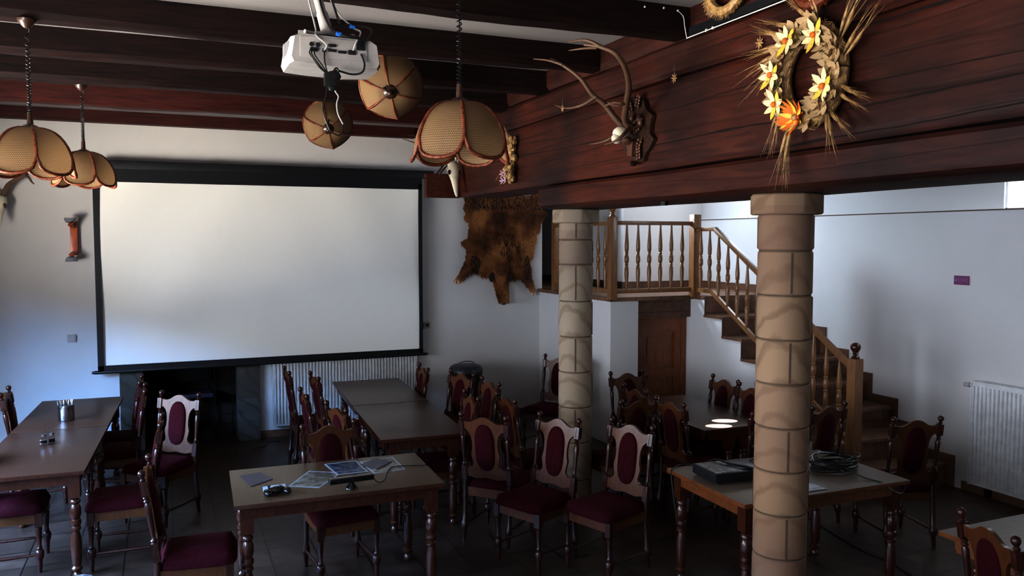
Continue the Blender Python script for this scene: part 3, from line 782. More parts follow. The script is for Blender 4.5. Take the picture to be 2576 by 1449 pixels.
def cpos(mx, my, fx, fy, k=.985):
    """midpoint of the post tops and facing direction -> chair origin and rotation"""
    l = math.hypot(fx, fy); fx /= l; fy /= l; mx *= k; my *= k
    return (mx + fx * .262, my + fy * .262, 0), math.atan2(-fx, fy)
chairs = [
    (-.134, 5.30, 1, -.08, 'dining chair at the lower left with lit red seat facing the table with papers'),
    (.081, 7.667, -.62, -.78, 'dining chair between the left tables and fireplace, turned to show its whole front'),
    (-.262, 8.60, -1, .02, 'farthest dining chair right of the left tables, by the fireplace niche'),
    (-.215, 8.10, -1, -.02, 'second farthest dining chair right of the left tables, red pad seen edge-on'),
    (-.07, 6.60, -1, .03, 'dining chair pushed under the near left table, its posts overlapping the turned chair'),
    (-1.345, 8.40, 1, 0, 'dining chair on the far left side of the left tables near the white wall'),
    (-1.345, 6.75, 1, 0, 'dining chair on the left side of the left tables, mostly beyond the picture edge'),
    (1.077, 5.96, .09, -1, 'dining chair behind the table with papers, its seat tucked under that table'),
    (1.139, 8.62, 1, 0, 'dining chair farthest left of the middle tables, standing edge-on before the radiator'),
    (1.345, 8.16, 1, .04, 'dining chair drawn tight against the far middle table, edge-on before the radiator'),
    (1.106, 7.285, 1, 0, 'dining chair left of the middle table, between the radiator chair and the tucked chair'),
    (1.257, 6.576, .97, .22, 'dining chair left of the near middle table showing an orange crest over the tucked chair'),
    (2.495, 8.276, -1, .06, 'farthest dining chair right of the middle tables, small and alone before the white wall'),
    (2.75, 7.76, -.96, -.28, 'dining chair in front of the black bin, right of the middle tables'),
    (2.834, 7.19, -1, -.06, 'dining chair right of the middle tables, just right of the one before the black bin'),
    (2.423, 6.61, -1, .04, 'dining chair partly hidden behind the near right corner of the middle tables'),
    (2.677, 6.383, 1, .02, 'dining chair with lit red seat facing right, between the middle tables and pale column'),
    (2.227, 5.773, .74, .67, 'dining chair with yellowish backboard at the right corner of the near middle table'),
    (2.731, 5.498, -.91, -.42, 'turned dining chair in the front centre, left of its twin beside the equipment table'),
    (3.135, 5.106, -.945, -.33, 'turned dining chair nearest the camera in the centre, just left of the equipment table'),
    (4.17, 8.37, -.82, -.57, 'dining chair alone by the white landing wall, half behind the pale column'),
    (4.326, 7.12, .0, -1, 'dining chair at the far head of the stair-side table, in front of the low door'),
    (3.93, 6.32, 1, 0, 'dining chair on the left side of the stair-side table, second of the dark cluster'),
    (3.67, 5.86, -.14, 1, 'dark dining chair seen from behind left of the stair-side table'),
    (3.885, 5.70, 1, .06, 'dining chair at the near left side of the stair-side table with glinting crest'),
    (5.00, 6.42, -1, 0, 'dining chair right of the stair-side table, fully visible against the blue lit wall'),
    (4.95, 5.95, -1, 0, 'dining chair right of the stair-side table, half hidden behind the thick column'),
    (4.38, 5.02, .05, 1, 'dining chair at the near end of the stair-side table, mostly behind the thick column'),
    (4.974, 5.041, -.10, 1, 'dark dining chair just right of the thick column, before the stair newel'),
    (5.219, 4.396, .27, .96, 'dark dining chair seen from behind right of the equipment table, before the lowest stair'),
    (3.575, 2.59, .95, -.31, 'dining chair cut off by the lower right corner of the picture'),
]
proto = None
for mx, my, fx, fy, lab in chairs:
    loc, rz = cpos(mx, my, fx, fy)
    if proto is None:
        proto = make_chair(lab, GR); proto.location = loc; proto.rotation_euler = (0, 0, rz)
    else: dup(proto, loc, rz, lab)

# ------------------------------------------------------------------ tables
def make_table(label, L, W, topmat, legr=1.0, group=None, hh=.77, edge='edge', ix=.075):
    """L along local x, W along local y"""
    t = thing('dining_table', label, 'table', (0, 0, 0), 0, group)
    g = G(); g.box((0, 0, hh - .014), (L, W, .028), mi=1); g.bevel(.004)
    for f in g.b.faces:
        if f.normal.z > .9 or f.calc_center_median().z > hh - .0015: f.material_index = 0
        else: f.material_index = 1
    g.out('tabletop', [M[topmat], M[edge]], t)
    g = G(); a = .05
    for s in (-1, 1):
        g.box((0, s * (W / 2 - a), hh - .065), (L - .16, .02, .075)); g.box((s * (L / 2 - a), 0, hh - .065), (.02, W - .16, .075))
    g.out('apron', M[edge] if edge == 'edge' else M['leg'], t, 0)
    k = legr
    pf = [(0, .026), (.012, .032), (.03, .030), (.045, .020), (.06, .034), (.075, .036), (.09, .024), (.10, .030), (.16, .034), (.24, .036), (.30, .031), (.335, .023), (.345, .034), (.36, .034), (.37, .024), (.38, .034), (.40, .037), (.415, .034),
          (.42, .025), (.43, .031), (.46, .038), (.50, .036), (.525, .025), (.535, .034), (.55, .034), (.56, .026), (.575, .036)]
    for sx in (-1, 1):
        for sy in (-1, 1):
            x = sx * (L / 2 - ix); y = sy * (W / 2 - .075)
            g = G(); g.lathe([(z, r * k) for z, r in pf], (x, y, 0), 14); g.box((x, y, .658), (.075, .075, .168)); g.out('leg', M['leg'], t, 40)
    return t
def place(t, cx_, cy_, ang): t.location = (cx_, cy_, 0); t.rotation_euler = (0, 0, R(ang))
place(make_table('narrow wooden table in the foreground strewn with prints and a sensor bar', 1.30, .80, 'top', edge='shadededge'), 1.000, 5.365, -2.0)  # edge and apron coloured darker for the shaded near side
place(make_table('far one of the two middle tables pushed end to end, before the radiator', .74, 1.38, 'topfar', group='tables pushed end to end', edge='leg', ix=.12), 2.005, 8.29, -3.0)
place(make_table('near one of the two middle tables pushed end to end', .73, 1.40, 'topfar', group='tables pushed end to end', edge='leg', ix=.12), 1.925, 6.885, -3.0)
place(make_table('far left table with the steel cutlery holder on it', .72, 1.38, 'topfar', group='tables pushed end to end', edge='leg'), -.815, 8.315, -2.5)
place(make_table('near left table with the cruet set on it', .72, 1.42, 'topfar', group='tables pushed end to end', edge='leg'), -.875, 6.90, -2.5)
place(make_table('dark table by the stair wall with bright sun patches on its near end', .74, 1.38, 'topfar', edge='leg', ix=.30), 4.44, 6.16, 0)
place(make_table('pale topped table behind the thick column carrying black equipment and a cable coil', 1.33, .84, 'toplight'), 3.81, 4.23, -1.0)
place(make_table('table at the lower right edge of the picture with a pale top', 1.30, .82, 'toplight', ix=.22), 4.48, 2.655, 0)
# ------------------------------------------------------------------ rattan pendant lamps
def shade(root, a00=12, Rr=.225, Hh=.235):
    """six cane petals round a dome; apex at the root origin"""
    def prof(v):  # v 0..1 -> radius, drop
        a = v * R(86)
        return .035 + (Rr - .035) * (math.sin(a) ** .92), -Hh * (1 - math.cos(a)) / (1 - math.cos(R(86)))
    for k in range(6):
        a0 = R(60 * k + a00); nu, nv = 10, 14; g = G(); uvl = g.b.loops.layers.uv.new('UVMap'); rows = []
        def P(u, v):
            r, z = prof(min(v, 1.0)); 
            ext = max(0, v - 1.0); z -= ext * .30; r += ext * .10
            half = R(30)
            # flat chord across the petal, slightly bulged
            x0 = r * math.cos(half) + r * (1 - math.cos(half)) * .45 * (1 - u * u)
            y0 = r * math.sin(half) * u
            return Vector((x0 * math.cos(a0) - y0 * math.sin(a0), x0 * math.sin(a0) + y0 * math.cos(a0), z))
        def vmax(u): return .84 + .26 * math.sqrt(max(0, 1 - abs(u) ** 2.2))
        for j in range(nv + 1):
            rows.append([(g.b.verts.new(P(i / nu * 2 - 1, vmax(i / nu * 2 - 1) * j / nv)), (i / nu, vmax(i / nu * 2 - 1) * j / nv)) for i in range(nu + 1)])
        for j in range(nv):
            for i in range(nu):
                q = (rows[j][i], rows[j][i + 1], rows[j + 1][i + 1], rows[j + 1][i])
                f = g.b.faces.new([x[0] for x in q])
                for lp, x in zip(f.loops, q): lp[uvl].uv = x[1]
        p = g.out('shade_panel', M['rattan'], root, 80)
        g = G()
        edge = [P(-1, .84 * j / 8) for j in range(9)] + [P(i / 12 * 2 - 1, vmax(i / 12 * 2 - 1)) for i in range(13)] + [P(1, .84 * j / 8) for j in range(8, -1, -1)]
        g.tube(edge, [.006] * 3 + [.0085] * (len(edge) - 6) + [.006] * 3, 7)
        g.out('rattan_rim', M['cane'], p, 60)
    g = G(); g.lathe([(-.012, .055), (.0, .05), (.012, .035), (.02, .016), (.08, .013), (.085, .006)], (0, 0, 0), 14); g.out('cap', M['carved'], root)
def coil(p0, p1, r=.011, turns=26, w=.0028):
    p0, p1 = Vector(p0), Vector(p1); n = turns * 8; pts = []
    for i in range(n + 1):
        t = i / n; tt = t ** 1.6; a = 2 * PI * turns * tt
        pts.append(p0.lerp(p1, t) + Vector((r * math.cos(a), r * math.sin(a), 0)))
    return pts
def pendant(label, apex, top_z, turns, a00):
    t = thing('pendant_lamp', label, 'lamp', apex, 0, 'rattan petal pendant lamps'); shade(t, a00)
    L = top_z - apex[2]
    G().tube(coil((0, 0, L - .05), (0, 0, .08), turns=turns), .003, 5).tube([(0, 0, L - .05), (0, 0, .08)], .0022, 5).out('cord', M['cable'], t)
    G().lathe([(-.05, .008), (-.045, .018), (-.015, .045), (0, .048)], (0, 0, L), 14).out('canopy', M['carved'], t)
    return t
pendant('large rattan petal lamp hanging in the middle, in front of the log wall', (1.232, 3.490, 2.966), 3.725, 24, 46)
pendant('rattan petal lamp at the far left edge, cut off by the picture', (-0.675, 5.230, 2.967), 3.56, 22, 14)
pendant('smaller rattan petal lamp hanging over the far left table, with bright lower petals', (-0.563, 7.070, 3.021), 3.53, 26, 25)
def raised(label, apex, axis, hook):
    """lamp hoisted up and lying over, apex turned to the camera; axis = direction apex points"""
    t = thing('pendant_lamp', label, 'lamp', apex, 0, 'rattan petal pendant lamps')
    t.rotation_mode = 'QUATERNION'; q = Vector(axis).to_track_quat('Z', 'Y'); t.rotation_quaternion = q
    shade(t)
    inv = q.to_matrix().transposed(); h = inv @ (Vector(hook) - Vector(apex))
    pts = smoothpath([(0, 0, .08), (h.x * .25, h.y * .25, h.z * .3 + .08), (h.x * .7, h.y * .7, h.z * .8 + .02), tuple(h)], 6)
    G().tube(pts, .006, 6).out('cord', M['cable'], t)
raised('hoisted rattan lamp seen from above as a hexagon, just right of the white projector', (1.414, 5.397, 3.339), (-.26, -.90, -.32), (1.349, 5.485, 3.418))
raised('small hoisted rattan lamp seen as a hexagon, straight below the white projector', (1.354, 7.328, 3.329), (-.16, -.93, -.30), (1.368, 7.390, 3.535))

# ------------------------------------------------------------------ ceiling projector
pr_ = thing('ceiling_projector', 'white projector hanging from the ceiling on a pipe, rear sockets facing the camera', 'projector', (0.654, 3.473, 3.105), 0)
g = G(); poly = [(-.180, -.052), (-.190, -.03), (-.175, .055), (-.15, .068), (.15, .062), (.178, .045), (.190, -.035), (.178, -.055), (.08, -.062), (-.08, -.058)]
n = 7; prev = None
for i in range(n + 1):
    y = -.13 + .26 * i / n; e = min(i, n - i); k = (.93, 1.0)[e > 0]
    ring = [g.b.verts.new((x * k, y, z * (k - .02 * (i == n)))) for x, z in poly]
    if prev:
        for a in range(len(poly)): g.b.faces.new((prev[a], prev[(a + 1) % len(poly)], ring[(a + 1) % len(poly)], ring[a]))
    else: g.b.faces.new(ring[::-1])
    prev = ring
g.b.faces.new(prev); g.out('body', M['whiteplastic'], pr_, 35)
g = G(); g.box((-.01, -.132, .012), (.27, .006, .082)); g.bevel(.003); g.out('socket_panel', M['whiteplastic'], pr_)
def port(x, z, w, h, rnd=False):
    g = G()
    if rnd: g.lathe([(-.142, w), (-.133, w)], (x, 0, z), 12, axis='y')
    else: g.box((x, -.137, z), (w, .008, h)); g.bevel(.002)
    g.out('socket', M['blk'], pr_)
for x, z in ((-.10, .022), (-.075, .022), (-.098, .003), (-.082, .003)): port(x, z, .0085, 0, True)
for x, z in ((-.018, .024), (-.018, .004), (.022, .001)): port(x, z, .032, .010)
port(.062, .003, .03, .018); port(.098, .035, .035, .04); port(-.05, .002, .014, .012)
g = G()
for k in range(9): g.box((-.19 + .002 * abs(k - 4), -.08 + .018 * k, .015), (.006, .006, .05))
g.out('vent', M['greycable'], pr_, 0)
g = G(); g.lathe([(.088, .075), (.096, .078), (.099, .075)], (-.01, .02, 0), 24)
for x, y in ((-.13, .07), (.11, .07), (-.11, -.05), (.09, -.05)):
    g.tube([(-.01 + x * .3, .02 + y * .3, .094), (x, y, .092), (x, y, .055)], [.009, .008, .007], 8)
g.box((-.085, .05, .10), (.075, .012, .035)); g.box((.09, .04, .10), (.05, .012, .03))
g.out('mount_plate', M['whiteplastic'], pr_)
g = G()
for k in range(6): a = R(60 * k); g.lathe([(.0985, .007), (.1005, .007)], (-.01 + .05 * math.cos(a), .02 + .05 * math.sin(a), 0), 10)
g.out('plate_holes', M['blk'], pr_)
pt = Vector((0.609, 3.533, 3.391)) - Vector((0.654, 3.473, 3.105)); zt = 3.725 - ((0.654, 3.473, 3.105))[2]
pd = pt - Vector((-.005, .02, .10)); top = Vector((-.005, .02, .10)) + pd * ((zt - .10) / pd.z)
g = G(); g.tube([(-.005, .02, .098), tuple(Vector((-.005, .02, .10)).lerp(top, .18))], [.026, .024], 14); g.tube([tuple(Vector((-.005, .02, .10)).lerp(top, .16)), tuple(top)], .020, 14)
g.sphere((-.005, .02, .105), .03, 12); g.out('mount_pipe', M['whiteplastic'], pr_)
g = G(); g.lathe([(-.02, .05), (0, .055)], tuple(top), 16); g.out('ceiling_plate', M['whiteplastic'], pr_)
def cab(pts, r, m, name='cable'): 
    return G().tube(smoothpath(pts, 6), r, 6).out(name, M[m], pr_)
tp = lambda t, dx=0, dy=-.03: tuple(Vector((-.005, .02, .10)).lerp(top, t) + Vector((dx, dy, 0)))
cab([tp(.9, .02), tp(.4, -.04), (-.075, -.09, .10), (-.08, -.13, .06), (-.045, -.16, .02), (-.05, -.14, .002)], .004, 'greycable')
cab([tp(.9, .03), tp(.3, .0), (-.02, -.08, .12), (.0, -.15, .07), (.05, -.17, .055), (.09, -.155, .06), (.098, -.14, .04)], .005, 'cable')
cab([tp(.7, .02), tp(.25, .05), (.08, -.05, .13), (.10, -.13, .09), (.075, -.16, .04), (.065, -.145, .01)], .004, 'greycable')
cab([(.098, -.14, .035), (.14, -.15, .08), (.13, -.12, .115), (.05, -.10, .12), (.0, -.10, .10), (-.01, -.13, .08), (.05, -.16, .065), (.10, -.16, .05)], .005, 'cable')
cab([tp(.95, .0), tp(.7, .05), tp(.35, .05), (.03, -.06, .13)], .005, 'cable')
cab([tp(1.0, .02), (.10, -.02, .36), (.04, -.04, .345), tp(.95, .0)], .005, 'cable')
for (x, y, z) in ((.005, -.155, .068), (.072, -.10, .118)):
    G().tube([(x - .01, y, z), (x + .01, y, z - .002)], .009, 8).out('cable_tie', M['blue'], pr_)
for k, x in enumerate((-.10, -.092, -.082)):
    cab([(x, -.14, .003), (x - .01, -.155, -.02), (x + .025, -.16, -.07), (-.03, -.15, -.10 - .004 * k)], .0028, 'cable')
cab([(-.05, -.14, 0), (-.05, -.15, -.05), (-.04, -.15, -.09)], .0028, 'cable')
cab([(.098, -.14, -.0), (.11, -.15, -.04), (.10, -.15, -.075), (.06, -.14, -.085), (.0, -.14, -.075), (-.02, -.15, -.09)], .004, 'cable')
g = G(); g.box((-.03, -.15, -.115), (.05, .035, .055)); g.bevel(.01); g.sphere((-.015, -.15, -.10), .03, 8, sc_=(1, .7, .8)); g.sphere((-.02, -.145, -.14), .02, 8, sc_=(1, .7, 1.2)); g.out('adapter', M['cable'], pr_)
cab([(-.04, -.15, -.13), (-.05, -.15, -.19), (-.06, -.15, -.24), (-.045, -.15, -.29), (-.03, -.15, -.32), (.0, -.15, -.335), (.015, -.15, -.32), (.018, -.15, -.29)], .003, 'cable')
cab([(-.02, -.15, -.13), (-.01, -.15, -.16), (.002, -.15, -.18), (-.005, -.15, -.21), (.0, -.15, -.25), (.02, -.15, -.29)], .003, 'greycable')
cab([(-.02, -.15, -.09), (-.01, -.16, -.07), (.0, -.16, -.075), (-.005, -.15, -.10)], .0035, 'cable')

# ------------------------------------------------------------------ trophies
WX = XB
def antler(g, pts, r0, r1, mi=0):
    p = smoothpath(pts, 6); g.tube(p, lerp_r([r0, (r0 + r1) * .52, r1], len(p)), 8, mi)
t = thing('antler_trophy', 'large red deer antlers on a dark carved oak leaf plaque on the log wall', 'antlers', (2.880, 4.635, 3.061))
O = Vector((2.880, 4.635, 3.061))
def A(lst): return [tuple(Vector(p) - O) for p in lst]
g = G()
poly = A([(2.880, 4.713, 3.293), (2.880, 4.556, 3.256), (2.880, 4.527, 3.188), (2.880, 4.447, 3.138), (2.880, 4.469, 3.091), (2.880, 4.477, 3.029), (2.880, 4.430, 2.986), (2.880, 4.476, 2.935), (2.880, 4.522, 2.907), (2.880, 4.549, 2.858), (2.880, 4.656, 2.850), (2.880, 4.697, 2.898), (2.880, 4.784, 2.946), (2.880, 4.853, 3.033), (2.880, 4.864, 3.089), (2.880, 4.813, 3.136), (2.880, 4.788, 3.212), (2.880, 4.774, 3.276)])
yz = [(p[1], p[2]) for p in poly]
g.prism(yz, lambda y, z: (-.012, y, z), lambda y, z: (.015, y, z)); 
g.out('plaque', M['carved'], t, 30)
rnd = random.Random(4)
g = G()
for (px, pz, L, a) in ((.05, .12, .11, 70), (-.03, .14, .10, 110), (-.09, .03, .12, -20), (-.10, -.05, .12, -60), (-.06, -.10, .10, -95), (.06, .02, .10, 160), (.05, -.06, .09, 220)):
    d_ = Vector((0, math.cos(R(a)), math.sin(R(a)))); n_ = Vector((-1, 0, 0)); w_ = d_.cross(n_)
    o_ = Vector((-.02, px * .8, pz)); g.petal(o_, d_, n_, L, .045, curl=.2)
    for k in range(1, 5):
        for s_ in (-1, 1): g.sphere(o_ + d_ * L * k / 5 + w_ * s_ * .017 + n_ * .01, .011, 6, sc_=(.7, 1, 1))
g.out('oak_leaves', M['leafwood'], t, 50)
for (y, z) in ((.02, .085), (-.06, .07), (-.085, .045)):
    g = G(); g.sphere((-.035, y, z), .024, 8, sc_=(.8, .8, 1.2)); g.sphere((-.03, y, z + .022), .022, 8, sc_=(.8, 1, .5))
    g.out('acorn', M['leafwood'], t, 50)
g = G(); g.lathe([(-.05, .012), (-.04, .018), (-.01, .018), (.0, .012)], (-.02, -.015, -.215), 6, axis='x'); g.sphere((-.02, .02, -.21), .02, 8)
g.out('knob', M['carved'], t, 30)
g = G(); g.sphere((-.11, .03, -.015), .060, 12, sc_=(1.0, .85, .75)); g.sphere((-.14, .03, -.05), .042, 10, sc_=(1, .8, .9)); g.out('skull_cap', M['bone'], t, 60)
g = G(); g.sphere((-.08, .01, -.065), .05, 10, sc_=(.9, .8, .6)); g.prism([(-.03, -.07), (.05, -.07), (.035, -.16), (-.02, -.17)], lambda y, z: (-.06, y, z), lambda y, z: (-.012, y, z)); g.out('skull_base', M['leafwood'], t, 40)
g = G()
antler(g, A([(2.800, 4.668, 3.081), (2.740, 4.680, 3.137), (2.660, 4.698, 3.232), (2.580, 4.714, 3.291), (2.500, 4.718, 3.383), (2.420, 4.771, 3.462), (2.360, 4.884, 3.536)]), .024, .007)
antler(g, A([(2.400, 4.789, 3.482), (2.340, 4.873, 3.521), (2.280, 4.980, 3.548)]), .010, .003)
antler(g, A([(2.600, 4.697, 3.277), (2.540, 4.775, 3.231), (2.500, 4.909, 3.227), (2.470, 5.035, 3.263)]), .013, .003)
antler(g, A([(2.770, 4.669, 3.090), (2.720, 4.695, 3.021), (2.680, 4.772, 2.994), (2.660, 4.901, 2.994)]), .015, .003)
antler(g, A([(2.660, 4.697, 3.217), (2.660, 4.570, 3.223), (2.680, 4.480, 3.201)]), .010, .003)
antler(g, A([(2.800, 4.604, 3.084), (2.740, 4.569, 3.122), (2.660, 4.418, 3.190), (2.560, 4.227, 3.264), (2.480, 4.140, 3.346), (2.400, 4.114, 3.413), (2.330, 4.166, 3.456), (2.270, 4.247, 3.482)]), .025, .009)
antler(g, A([(2.340, 4.160, 3.451), (2.270, 4.223, 3.502), (2.220, 4.352, 3.514)]), .013, .003)
antler(g, A([(2.320, 4.194, 3.457), (2.260, 4.252, 3.459), (2.220, 4.347, 3.464)]), .010, .003)
antler(g, A([(2.660, 4.423, 3.215), (2.620, 4.399, 3.184), (2.580, 4.417, 3.175), (2.550, 4.454, 3.198)]), .013, .003)
antler(g, A([(2.780, 4.585, 3.070), (2.700, 4.535, 3.009), (2.660, 4.566, 2.976), (2.620, 4.618, 2.959)]), .015, .003)
g.out('antlers', M['antler'], t, 60)

def skull(label, loc, s=1.0, rz=0, tilt=0, ant=1):
    t = thing('deer_skull', label, 'skull', loc, rz)
    g = G()
    prof = [(.0, .030, .045), (.02, .052, .05), (.06, .056, .052), (.10, .044, .045), (.15, .030, .034), (.20, .022, .024), (.25, .014, .016), (.27, .006, .008)]
    rings = []
    for z, wx, wy in prof:
        rings.append([g.b.verts.new((wx * math.cos(a) * s, (-.05 - z * .35 + wy * math.sin(a) * .7) * s, -z * s)) for a in [2 * PI * k / 14 for k in range(14)]])
    for i in range(len(rings) - 1):
        for k in range(14): g.b.faces.new((rings[i][k], rings[i][(k + 1) % 14], rings[i + 1][(k + 1) % 14], rings[i + 1][k]))
    g.b.faces.new(rings[0][::-1]); g.b.faces.new(rings[-1])
    for x in (-.03, .03): g.lathe([(0, .010), (.045, .012)], (x * s, -.04 * s, 0), 8)
    g.out('skull', M['bone'], t, 60)
    g = G()
    for x in (-.04, .04): g.sphere((x * s, -.098 * s, -.085 * s), .018 * s, 8, sc_=(.8, .6, 1.1))
    for x in (-.008, .008): g.sphere((x * s, -.128 * s, -.215 * s), .006 * s, 6, sc_=(.7, .5, 2.6))
    g.out('eye_sockets', M['carved'], t)
    return t
sk = (2.780, 8.170, 3.161); t = skull('white roe deer skull with small antlers on the beam stub beside the screen', sk, 1.38)
O = Vector(sk); g = G()
antler(g, A([tuple(O + Vector((-.03, -.03, .04))), (2.641, 8.080, 3.078), (2.544, 8.020, 2.989), (2.410, 7.970, 2.974)]), .013, .003)
antler(g, A([tuple(O + Vector((.03, -.03, .04))), (2.642, 8.030, 3.054), (2.590, 7.990, 2.980), (2.540, 7.970, 2.945)]), .012, .003)
antler(g, A([(2.614, 8.100, 3.202), (2.470, 8.050, 3.284), (2.330, 8.000, 3.329), (2.214, 7.970, 3.352)]), .011, .003)
antler(g, A([(2.663, 8.120, 3.185), (2.492, 8.050, 3.334), (2.351, 8.000, 3.390), (2.256, 7.970, 3.393)]), .010, .003)
g.out('antlers', M['antler'], t, 60)
sk = (-1.557, 9.840, 2.802); t = skull('grey deer skull with one curved antler on the far wall at the left picture edge', sk, 1.25)
O = Vector(sk); g = G()
antler(g, A([tuple(O + Vector((.03, -.05, 0))), (-1.471, 9.720, 2.903), (-1.391, 9.660, 2.958), (-1.304, 9.600, 3.005), (-1.280, 9.580, 3.012)]), .026, .016)
antler(g, A([(-1.311, 9.600, 3.001), (-1.264, 9.560, 2.979), (-1.233, 9.530, 2.930), (-1.209, 9.500, 2.909)]), .016, .004)
antler(g, A([tuple(O + Vector((-.04, -.05, 0))), tuple(O + Vector((-.2, -.12, .12))), tuple(O + Vector((-.35, -.2, .22)))]), .024, .006)
g.out('antlers', M['antler'], t, 60)

# ------------------------------------------------------------------ boar hide
O = Vector((4.0, 9.86, 2.2))
outl = [(3.504, 2.956), (3.544, 2.837), (3.521, 2.761), (3.549, 2.685), (3.526, 2.630), (3.543, 2.587), (3.595, 2.544), (3.583, 2.434), (3.577, 2.369), (3.478, 2.314), (3.490, 2.281), (3.553, 2.226), (3.565, 2.161), (3.541, 2.150), (3.553, 2.095), (3.506, 2.008), (3.448, 1.899), (3.390, 1.818), (3.436, 1.784), (3.505, 1.810), (3.587, 1.875), (3.669, 1.928), (3.799, 1.865), (3.882, 1.858), (3.990, 1.834), (4.148, 1.820), (4.197, 1.841), (4.233, 1.790), (4.270, 1.829), (4.320, 1.822), (4.406, 1.724), (4.506, 1.607), (4.544, 1.675), (4.512, 1.801), (4.487, 1.847), (4.493, 1.961), (4.462, 2.029), (4.518, 2.120), (4.536, 2.256), (4.561, 2.324), (4.561, 2.415), (4.605, 2.437), (4.636, 2.597), (4.737, 2.688), (4.692, 2.728), (4.642, 2.733), (4.648, 3.004), (4.529, 2.979), (4.467, 2.933), (4.405, 2.915), (4.343, 2.941), (4.160, 2.943), (3.980, 2.956), (3.802, 2.963)]
def inside(x, z, P):
    c = False; n = len(P)
    for i in range(n):
        x1, z1 = P[i]; x2, z2 = P[(i + 1) % n]
        if (z1 > z) != (z2 > z) and x < (x2 - x1) * (z - z1) / (z2 - z1) + x1: c = not c
    return c
PH = [(x - O.x, z - O.z) for x, z in outl]
t = thing('boar_hide', 'brown wild boar hide with head and paws hung head down on the far wall', 'hide', tuple(O))
def edist(x, z):
    best = 9
    for i in range(len(PH)):
        x1, z1 = PH[i]; x2, z2 = PH[(i + 1) % len(PH)]; dx, dz = x2 - x1, z2 - z1
        tt = max(0, min(1, ((x - x1) * dx + (z - z1) * dz) / (dx * dx + dz * dz + 1e-9)))
        best = min(best, math.hypot(x - x1 - dx * tt, z - z1 - dz * tt))
    return best
def hh_(x, z):
    e = edist(x, z); return .006 + .089 * min(1, e / .30) ** .7 + .030 * noise.noise(Vector((x * 5, 2, z * 5))) * min(1, e / .12)
g = G()
st_ = .011; gx = {}; x0_, z0_ = min(p[0] for p in PH), min(p[1] for p in PH); nx_ = int((max(p[0] for p in PH) - x0_) / st_) + 1; nz_ = int((max(p[1] for p in PH) - z0_) / st_) + 1
for a in range(nx_ + 1):
    for b in range(nz_ + 1):
        x, z = x0_ + a * st_, z0_ + b * st_
        if inside(x, z, PH): gx[a, b] = g.b.verts.new((x, -hh_(x, z), z))
for (a, b) in list(gx):
    if (a + 1, b) in gx and (a, b + 1) in gx and (a + 1, b + 1) in gx: g.b.faces.new((gx[a, b], gx[a + 1, b], gx[a + 1, b + 1], gx[a, b + 1]))
g.out('pelt', M['hide'], t, 60)
HX, HZ = (3.966, 1.826)
g = G(); rings = []
for k, (dz, wx, dy) in enumerate(((.28, .09, .03), (.2, .135, .09), (.1, .13, .11), (.0, .11, .12), (-.1, .085, .11), (-.2, .06, .10), (-.28, .045, .09), (-.315, .035, .07))):
    rings.append([g.b.verts.new((HX - O.x + .012 * k + wx * math.cos(a), -.02 - dy * .5 - dy * .75 * math.sin(a), HZ - O.z + dz)) for a in [2 * PI * q / 14 for q in range(14)]])
for i in range(len(rings) - 1):
    for q in range(14): g.b.faces.new((rings[i][q], rings[i][(q + 1) % 14], rings[i + 1][(q + 1) % 14], rings[i + 1][q]))
g.b.faces.new(rings[0][::-1]); g.b.faces.new(rings[-1])
hd = g.out('head', M['hide'], t, 70)
G().sphere((HX - O.x + .085, -.085, HZ - O.z - .31), .042, 10, sc_=(1, .8, .6)).out('snout', M['carved'], hd)
g = G()
for sx, zz in ((-.075, .10), (.09, .10)): g.petal((HX - O.x + sx, -.13, HZ - O.z + zz), (sx * 3, -.1, -.5), (0, -1, 0), .14, .09, curl=.15)
g.out('ear', M['furdark'], hd)
g = G()
for sx in (-.045, .085): g.sphere((HX - O.x + sx, -.125, HZ - O.z - .03), .012, 8)
g.out('eyes', M['blkgloss'], hd)
rnd = random.Random(7); g = G(); cnt = 0; gd = G()
xs = [p[0] for p in PH]; zs = [p[1] for p in PH]
def blade(G_, p, d, L, w):
    s_ = d.cross(Vector((0, 1, 0))); s_ = s_.normalized() * w if s_.length > 1e-4 else Vector((w, 0, 0))
    mid = p + d * L * .55 + Vector((0, -.004, 0)); tip = p + d * L + Vector((0, -.001, 0))
    a = G_.b.verts.new(p - s_); b = G_.b.verts.new(p + s_); c = G_.b.verts.new(mid + s_ * .7); e = G_.b.verts.new(mid - s_ * .7); f = G_.b.verts.new(tip)
    G_.b.faces.new((a, b, c, e)); G_.b.faces.new((e, c, f))
while cnt < 17000:
    x = rnd.uniform(min(xs), max(xs)); z = rnd.uniform(min(zs), max(zs))
    if not inside(x, z, PH): continue
    cnt += 1; L = rnd.uniform(.025, .06)
    core = abs(x + .03) < .34 and z > -.35
    d = Vector((rnd.gauss(0, .35), -rnd.uniform(.15, .55) * (1 if core else .35), -1)).normalized()
    if not core: L *= .55
    dark = (math.hypot((x + .33) / .07, (z + .17) / .13) < 1 and rnd.random() < .8) or (math.hypot((x - .40) / .06, (z + .22) / .16) < 1 and rnd.random() < .7) or (math.hypot((x - .12) / .16, (z - .05) / .26) < .8 + noise.noise(Vector((x * 8, 0, z * 8))) and rnd.random() < .45) or (z > .55 and rnd.random() < .5)
    blade(gd if dark else g, Vector((x, -hh_(x, z) - .002, z)), d, L * 1.15, .0030)
for k in range(2600):
    a = rnd.uniform(PI * .0, PI); zz = rnd.uniform(-.30, .30)
    kk = (.28 - zz) / .6; wx = .13 - .09 * max(0, kk - .25); 
    p = Vector((HX - O.x + .085 * kk + wx * math.cos(a), -.02 - .055 - .08 * math.sin(a), HZ - O.z + zz))
    blade(g, p, Vector((rnd.gauss(0, .3) + math.cos(a) * .3, -.35, -1)).normalized(), rnd.uniform(.015, .035), .003)
